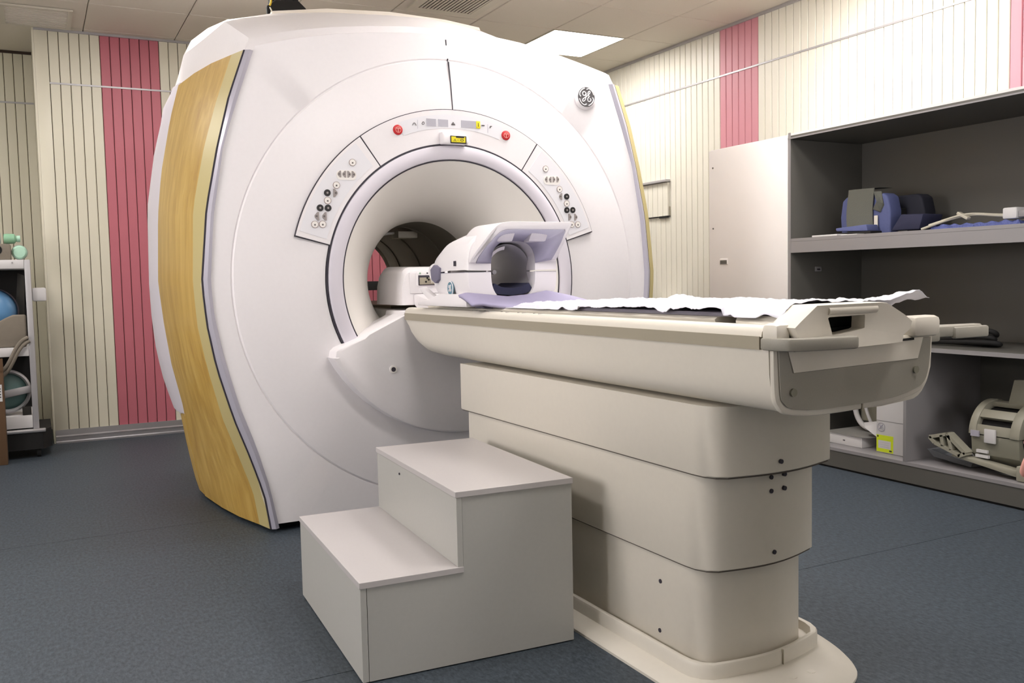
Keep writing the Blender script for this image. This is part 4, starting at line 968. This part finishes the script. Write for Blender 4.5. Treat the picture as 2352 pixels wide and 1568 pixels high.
box('vent_rib', (KX-.165, 2.90, KZ-.09), (KX-.153, 2.96, KZ-.075), M['paper'], r)
box('vent_rib', (KX-.165, 2.895, KZ-.115), (KX-.150, 2.965, KZ-.10), M['paper'], r)
prism('top_vane', [(2.80, KZ+.150), (2.885, KZ+.150), (2.855, KZ+.275), (2.775, KZ+.28)], 'X', KX-.03, KX+.005, M['kneec'], r, bevel=.004, smooth=True)
prism('base_rail', [(3.06, .205), (3.08, .19), (2.60, .126), (2.56, .135), (2.56, .165), (2.75, .175)], 'X', 4.14, 4.20, M['kneec'], r, bevel=.003, smooth=True)
fr_ = []
for a, b in (((3.20, .272), (3.10, .30)), ((3.10, .30), (2.99, .215)), ((2.99, .215), (3.03, .195)), ((3.20, .272), (3.17, .245)), ((3.17, .245), (3.02, .20)), ((3.09, .295), (3.07, .222)), ((3.13, .29), (3.12, .235))):
    d = Vector((0, b[0]-a[0], b[1]-a[1])); nrm = Vector((0, -d.z, d.y)).normalized()*.009
    pp = [(a[0]+nrm.y, a[1]+nrm.z), (b[0]+nrm.y, b[1]+nrm.z), (b[0]-nrm.y, b[1]-nrm.z), (a[0]-nrm.y, a[1]-nrm.z)]
    fr_.append(prism('f', pp, 'X', 4.13, 4.185, None))
joined('side_frame', fr_, M['kneec'], r)
box('foot_block', (4.13, 2.60, .126), (4.22, 2.72, .20), M['kneec'], r, bevel=.008)
r = root('grey_tray', (4.3, 3.15, .124), 'shallow grey plastic tray lying in front of the knee coil', 'tray')
loft('tray', [[(4.22, 3.24, .15), (4.22, 3.02, .13), (4.42, 2.98, .13), (4.42, 3.24, .15)], [(4.20, 3.265, .19), (4.205, 3.0, .155), (4.44, 2.95, .155), (4.44, 3.255, .19)], [(4.21, 3.25, .188), (4.215, 3.01, .152), (4.43, 2.96, .152), (4.43, 3.24, .188)], [(4.225, 3.23, .158), (4.225, 3.03, .136), (4.41, 2.99, .136), (4.41, 3.23, .158)]], M['tray'], r)
box('tray_foot', (4.26, 3.03, .125), (4.38, 3.18, .132), M['tray'], r)

# ================================================================== LEFT CART
Q = root('equipment_trolley', (-.35, 7.15, 0), 'grey metal trolley with white shelves in the left recess', 'trolley')
box('right_post', (-.055, 6.97, .19), (-.018, 7.02, 1.345), M['rail'], Q, bevel=.004)
box('right_post', (-.055, 7.48, .19), (-.018, 7.53, 1.345), M['rail'], Q, bevel=.004)
box('left_post', (-.80, 6.97, .19), (-.763, 7.02, 1.345), M['rail'], Q, bevel=.004)
box('left_post', (-.80, 7.48, .19), (-.763, 7.53, 1.345), M['rail'], Q, bevel=.004)
for z0, z1, nm in ((1.285, 1.345, 'top_shelf'), (.695, .755, 'middle_shelf'), (.205, .290, 'bottom_shelf')):
    box(nm, (-.763, 6.975, z0), (-.056, 7.52, z1), M['paper'], Q, bevel=.003)
box('back_panel', (-.763, 7.50, .29), (-.056, 7.515, 1.285), M['black'], Q)
box('push_handle', (-.017, 7.02, 1.062), (.070, 7.045, 1.155), M['paper'], Q, bevel=.012)
prism('base_skirt', [(-.85, 6.95), (.0, 6.95), (.055, 7.05), (.055, 7.5), (-.85, 7.5)], 'Z', .06, .19, M['black'], Q)
box('base_bumper', (-.80, 6.94, .175), (.02, 6.97, .2), M['alu'], Q, bevel=.006)
for x, y in ((-.78, 7.0), (-.03, 7.0), (-.78, 7.48), (-.03, 7.48)):
    cyl('castor', (0, y, .032), .031, x-.012, x+.012, 'X', M['black'], Q, n=18)
cyl('shelf_screw', (-.124, 0, 1.325), .006, 6.976, 6.971, 'Y', M['alu'], Q, n=10)
r = root('grey_socket_box', (-.14, 7.1, 1.346), 'grey box with round hole on top of the trolley', 'box')
box('body', (-.33, 7.0, 1.346), (-.130, 7.2, 1.452), M['sack'], r, bevel=.006)
lathe('round_hole', [(.034, 6.998), (.026, 6.996), (.024, 7.0), (1e-4, 7.0)], (-.213, 0, 1.412), 'Y', M['black'], r, n=24)
r = root('mint_disc', (-.035, 7.06, 1.346), 'round mint green cap standing at the trolley corner', 'disc')
lathe('disc', [(1e-4, 7.03), (.035, 7.033), (.046, 7.045), (.048, 7.06), (.046, 7.08), (1e-4, 7.085)], (-.078, 0, 1.3965), 'Y', M['mint'], r, n=32)
lathe('disc_rim', [(.0485, 7.055), (.0505, 7.062), (.0485, 7.069)], (-.078, 0, 1.3965), 'Y', M['rail'], r, n=32)
r = root('green_bottle', (-.13, 7.1, 1.453), 'small clear green bottle lying on the grey box', 'bottle')
lathe('bottle', [(1e-4, -.17), (.032, -.168), (.035, -.15), (.033, -.105), (.02, -.095), (.018, -.085)], (0, 7.1, 1.49), 'X', M['green'], r, n=24)
lathe('cap', [(.022, -.09), (.022, -.07), (1e-4, -.068)], (0, 7.1, 1.49), 'X', M['mint'], r, n=20)
r = root('white_jar', (-.2, 7.12, 1.453), 'white jar beside the green bottle on the trolley', 'jar')
lathe('jar', [(1e-4, 1.453), (.04, 1.453), (.042, 1.46), (.042, 1.53), (.03, 1.545)], (-.228, 7.12, 0), 'Z', M['paper'], r, n=28)
lathe('lid', [(.034, 1.543), (.034, 1.565), (1e-4, 1.567)], (-.228, 7.12, 0), 'Z', M['mint'], r, n=28)
r = root('blue_bowl', (-.27, 7.15, .96), 'glossy blue round shell on the middle shelf of the trolley', 'shell')
lathe('shell', [(1e-4, 7.06), (.07, 7.07), (.12, 7.10), (.15, 7.16), (.155, 7.22)], (-.262, 0, 1.0), 'Y', M['bluebowl'], r, n=40)
lathe('shell_rim', [(.152, 7.14), (.160, 7.15), (.160, 7.165), (.154, 7.17)], (-.262, 0, 1.0), 'Y', M['seam'], r, n=40)
r = root('grey_strap_board', (-.1, 7.3, .76), 'dark grey slanted strap leaning inside the trolley', 'strap')
prism('board', [(-.135, .93), (-.075, .93), (-.06, 1.24), (-.10, 1.26)], 'Y', 7.22, 7.26, M['ventdk'], r, bevel=.004, smooth=True)
r = root('tan_sack', (-.15, 7.1, .756), 'tan grey cloth bag on the middle shelf below the blue shell', 'bag')
pts = [(-.32, .757), (-.32, .91), (-.24, .925), (-.185, .955), (-.14, .975), (-.062, .975), (-.06, .88), (-.066, .757)]
prism('bag', pts, 'Y', 7.0, 7.055, M['sack'], r, bevel=.012, seg=3, smooth=True)
r = root('ribbed_hose', (-.12, 6.96, .8), 'grey twin hose looping down over the trolley shelf edge', 'hose')
hp = [(-.058, 6.955, .81), (-.085, 6.945, .80), (-.12, 6.94, .765), (-.15, 6.94, .70), (-.18, 6.94, .64), (-.205, 6.945, .60), (-.26, 6.95, .56)]
tube('hose', [(x, y, z+.012) for x, y, z in hp], .0125, M['sack'], r)
tube('hose', [(x+.010, y-.002, z-.014) for x, y, z in hp], .0115, M['sack'], r)
r = root('teal_wheel_coil', (-.19, 7.05, .45), 'teal round coil with white ring on the lower trolley shelf', 'coil')
lathe('disc', [(1e-4, 7.06), (.09, 7.065), (.13, 7.09), (.135, 7.14)], (-.20, 0, .455), 'Y', M['teal'], r, n=40)
lathe('white_ring', [(.122, 7.06), (.135, 7.035), (.146, 7.045), (.146, 7.10)], (-.20, 0, .455), 'Y', M['rail'], r, n=40)
box('cross_bar', (-.24, 7.02, .425), (-.055, 7.05, .475), M['rail'], r, bevel=.008, rot=('Y', -.18))
r = root('dark_box', (-.1, 7.1, .30), 'small dark box beside the teal coil at the trolley bottom', 'box')
box('body', (-.115, 7.0, .291), (-.062, 7.06, .345), M['ventdk'], r, bevel=.003)
r = root('cardboard_box', (-.32, 6.83, 0), 'tall brown cardboard box at the left edge in front of the trolley', 'cardboard box')
box('body', (-.50, 6.78, 0), (-.212, 6.93, .66), M['brown'], r, bevel=.004)
box('flap', (-.50, 6.775, .62), (-.208, 6.78, .70), M['brown'], r)
box('white_label', (-.30, 6.777, .42), (-.222, 6.7795, .53), M['paper'], r)
for i in range(4): box('label_print', (-.245, 6.7762, .445+i*.018), (-.228, 6.777, .452+i*.018), M['seam'], r)

# black cable bundle above the gantry
r = root('cable_bundle', (1.35, 5.2, 2.6), 'black cable bundle rising from the scanner top to the ceiling', 'cables')
for i in range(7):
    a = i*.9; x = 1.28+.025*i; y = 5.36+.03*math.sin(a)
    tube('cable', [(x, y, 2.62), (x+.02*math.sin(a), y+.02, 2.72), (x+.03*math.cos(a*2), y, 2.82), (x-.02, y-.02, 2.92), (x, y, 3.02)], .020, M['black'], r)
prism('cable_cover', [(1.25, 2.60), (1.245, 2.72), (1.30, 2.76), (1.43, 2.77), (1.475, 2.73), (1.48, 2.60)], 'Y', 5.31, 5.33, M['black'], r, bevel=.008, smooth=True)
tube('yellow_tag', [(1.262, 5.30, 2.72), (1.268, 5.30, 2.735), (1.270, 5.30, 2.75)], .006, mat('yellow tag', (200, 170, 40), .5), r)
tube('white_wire', [(1.262, 5.30, 2.66), (1.27, 5.295, 2.69), (1.262, 5.30, 2.71)], .004, M['cable'], r)
# dark bar behind the scanner seen through the bore
r = root('dark_bar', (2.5, 7.3, 1.1), 'black horizontal bar seen through the bore against pink planks', 'bar')
box('bar', (2.15, 7.28, 1.075), (2.85, 7.34, 1.15), M['black'], r, bevel=.004)
for x in (2.2, 2.8): box('stand_post', (x-.015, 7.295, 0), (x+.015, 7.325, 1.075), M['black'], r)

# ================================================================== HAND AT THE RIGHT EDGE
PX, PY = 2.02, .88     # standing person, facing the scanner; only the tip of the left hand reaches the frame
HN = root('person', (PX, PY, 0), 'person in white coat just out of frame, only a curled hand at the right edge', 'person')
def skin_mesh(name, chains, material, parent, sub=2):
    me = bpy.data.meshes.new(name); v = []; e = []; rad = []
    idx = {}
    for ch in chains:
        prev = None
        for p, r_ in ch:
            key = tuple(round(c, 4) for c in p)
            if key not in idx: idx[key] = len(v); v.append(p); rad.append(r_)
            i = idx[key]
            if prev is not None: e.append((prev, i))
            prev = i
    me.from_pydata(v, e, []); o = bpy.data.objects.new(name, me); COL.objects.link(o)
    bpy.context.view_layer.update(); md = o.modifiers.new('s', 'SKIN'); sb = o.modifiers.new('u', 'SUBSURF'); sb.levels = sb.render_levels = sub
    for i, sv in enumerate(me.skin_vertices[0].data): sv.radius = (rad[i], rad[i]); sv.use_root = (i == 0)
    bpy.context.view_layer.update(); dg = bpy.context.evaluated_depsgraph_get()
    m2 = bpy.data.meshes.new_from_object(o.evaluated_get(dg)); bpy.data.objects.remove(o); m2.name = name; finish(m2, True, 180)
    return link(name, m2, material, parent)
P0 = (PX, PY, .96); chest = (PX, PY+.01, 1.22); nb = (PX, PY, 1.42)
ch = [[(P0, .135), ((PX, PY+.005, 1.08), .12), (chest, .14), ((PX, PY, 1.35), .115), (nb, .058), ((PX, PY+.015, 1.49), .054), ((PX, PY+.03, 1.555), .078), ((PX, PY+.025, 1.62), .092), ((PX, PY+.015, 1.68), .080), ((PX, PY+.015, 1.71), .045)]]
for sg in (-1, 1):
    ch.append([(P0, .135), ((PX+sg*.10, PY, .86), .090), ((PX+sg*.105, PY+.01, .50), .058), ((PX+sg*.11, PY-.01, .12), .040), ((PX+sg*.11, PY-.01, .05), .042), ((PX+sg*.12, PY+.10, .035), .036), ((PX+sg*.125, PY+.17, .03), .028)])
    sh = (PX+sg*.185, PY, 1.36)
    if sg < 0:
        el, w_, pal = (1.775, .865, 1.09), (1.702, .975, .885), (1.675, 1.012, .823)
        dirv = Vector((-.045, .03, -.075)).normalized()
    else:
        el, w_, pal = (PX+.25, PY-.01, 1.08), (PX+.255, PY+.05, .84), (PX+.255, PY+.07, .775)
        dirv = Vector((0, .15, -1)).normalized()
    ch.append([((PX, PY, 1.35), .115), ((PX+sg*.11, PY, 1.38), .075), (sh, .060), (el, .040), (w_, .026), (pal, .030)])
    side_ = Vector((.25*sg, .9, .1)); side_ = (side_-dirv*side_.dot(dirv)).normalized(); inw = dirv.cross(side_)*(1 if sg < 0 else -1)
    for k, (off_, ln) in enumerate(((.030, .93), (.010, 1.0), (-.010, .95), (-.029, .78))):
        b = Vector(pal)+side_*off_+dirv*.028; c = b+dirv*.036*ln+inw*.004; d = c+dirv*.020*ln+inw*.018; e_ = d+dirv*.002+inw*.018
        ch.append([(pal, .030), (tuple(b), .0115), (tuple(c), .0095), (tuple(d), .0088), (tuple(e_), .0078)])
    b = Vector(pal)+side_*.036-dirv*.018; c = b+side_*.016+dirv*.028+inw*.006; d = c+dirv*.028+inw*.010
    ch.append([(pal, .030), (tuple(b), .014), (tuple(c), .0110), (tuple(d), .0095)])
skin_mesh('body', ch, M['skin'], HN)
# clothes, hair and face
def ell(cx, cy, rx, ry, z, n=28): return [(cx+rx*math.cos(2*PI*i/n), cy+ry*math.sin(2*PI*i/n), z) for i in range(n)]
loft('white_coat', [ell(PX, PY, *q) for q in ((.235, .165, .58), (.215, .155, .80), (.20, .150, .98), (.185, .14, 1.10), (.20, .145, 1.25), (.225, .140, 1.36), (.20, .125, 1.41), (.12, .10, 1.45), (.078, .078, 1.47))], M['sleeve'], HN, smooth=True, ang=80, caps=False, solid=.006, off=1)
def limb(name, pts, material):
    secs = []
    for i, (p, r_) in enumerate(pts):
        a_ = Vector(pts[max(i-1, 0)][0]); b_ = Vector(pts[min(i+1, len(pts)-1)][0]); t_ = (b_-a_).normalized()
        u_ = t_.cross(Vector((0, 1, 0.01))).normalized(); v_ = t_.cross(u_)
        secs.append([tuple(Vector(p)+u_*r_*math.cos(2*PI*q/20)+v_*r_*math.sin(2*PI*q/20)) for q in range(20)])
    return loft(name, secs, material, HN, smooth=True, ang=80, caps=False, solid=.004, off=1)
limb('sleeve', [((PX-.13, PY, 1.40), .078), ((PX-.185, PY, 1.375), .082), ((PX-.215, PY-.002, 1.29), .074), ((1.775, .865, 1.09), .056), ((1.712, .957, .92), .046)], M['sleeve'])
limb('sleeve', [((PX+.13, PY, 1.40), .078), ((PX+.185, PY, 1.375), .082), ((PX+.215, PY-.002, 1.29), .074), ((PX+.25, PY-.01, 1.08), .056), ((PX+.254, PY+.04, .88), .046)], M['sleeve'])
for sg in (-1, 1):
    limb('trouser_leg', [((PX+sg*.085, PY, .88), .105), ((PX+sg*.105, PY+.01, .50), .080), ((PX+sg*.11, PY, .09), .070)], M['trouser'])
    loft('shoe', [[(PX+sg*.115+.045*k_*math.cos(2*PI*i/20), PY+.05+.135*k_*math.sin(2*PI*i/20), z) for i in range(20)] for z, k_ in ((0.0, 1.0), (.03, 1.05), (.06, .95), (.085, .6))], M['shoe'], HN, smooth=True, ang=60)
    lathe('ear', [(1e-4, PX+sg*.098), (.018, PX+sg*.100), (.026, PX+sg*.094), (.026, PX+sg*.086)], (0, PY+.012, 1.60), 'X', M['skin'], HN, n=16)
    lathe('eye', [(1e-4, PY+.118), (.008, PY+.117), (.012, PY+.110)], (PX+sg*.032, 0, 1.612), 'Y', M['hair'], HN, n=14)
loft('nose', [[(PX-.006, PY+.112, 1.615), (PX+.006, PY+.112, 1.615), (PX, PY+.122, 1.615)], [(PX-.015, PY+.108, 1.578), (PX+.015, PY+.108, 1.578), (PX, PY+.138, 1.580)], [(PX-.010, PY+.106, 1.570), (PX+.010, PY+.106, 1.570), (PX, PY+.118, 1.570)]], M['skin'], HN, smooth=True)
box('mouth', (PX-.022, PY+.098, 1.540), (PX+.022, PY+.114, 1.549), M['lip'], HN, bevel=.003)
loft('hair', [ell(PX, PY+.008+dy, rx, ry, z) for rx, ry, z, dy in ((.086, .070, 1.56, -.035), (.103, .092, 1.62, -.022), (.104, .108, 1.665, -.004), (.090, .098, 1.70, 0), (.055, .065, 1.725, 0), (.01, .01, 1.732, 0))], M['hair'], HN, smooth=True, ang=80)
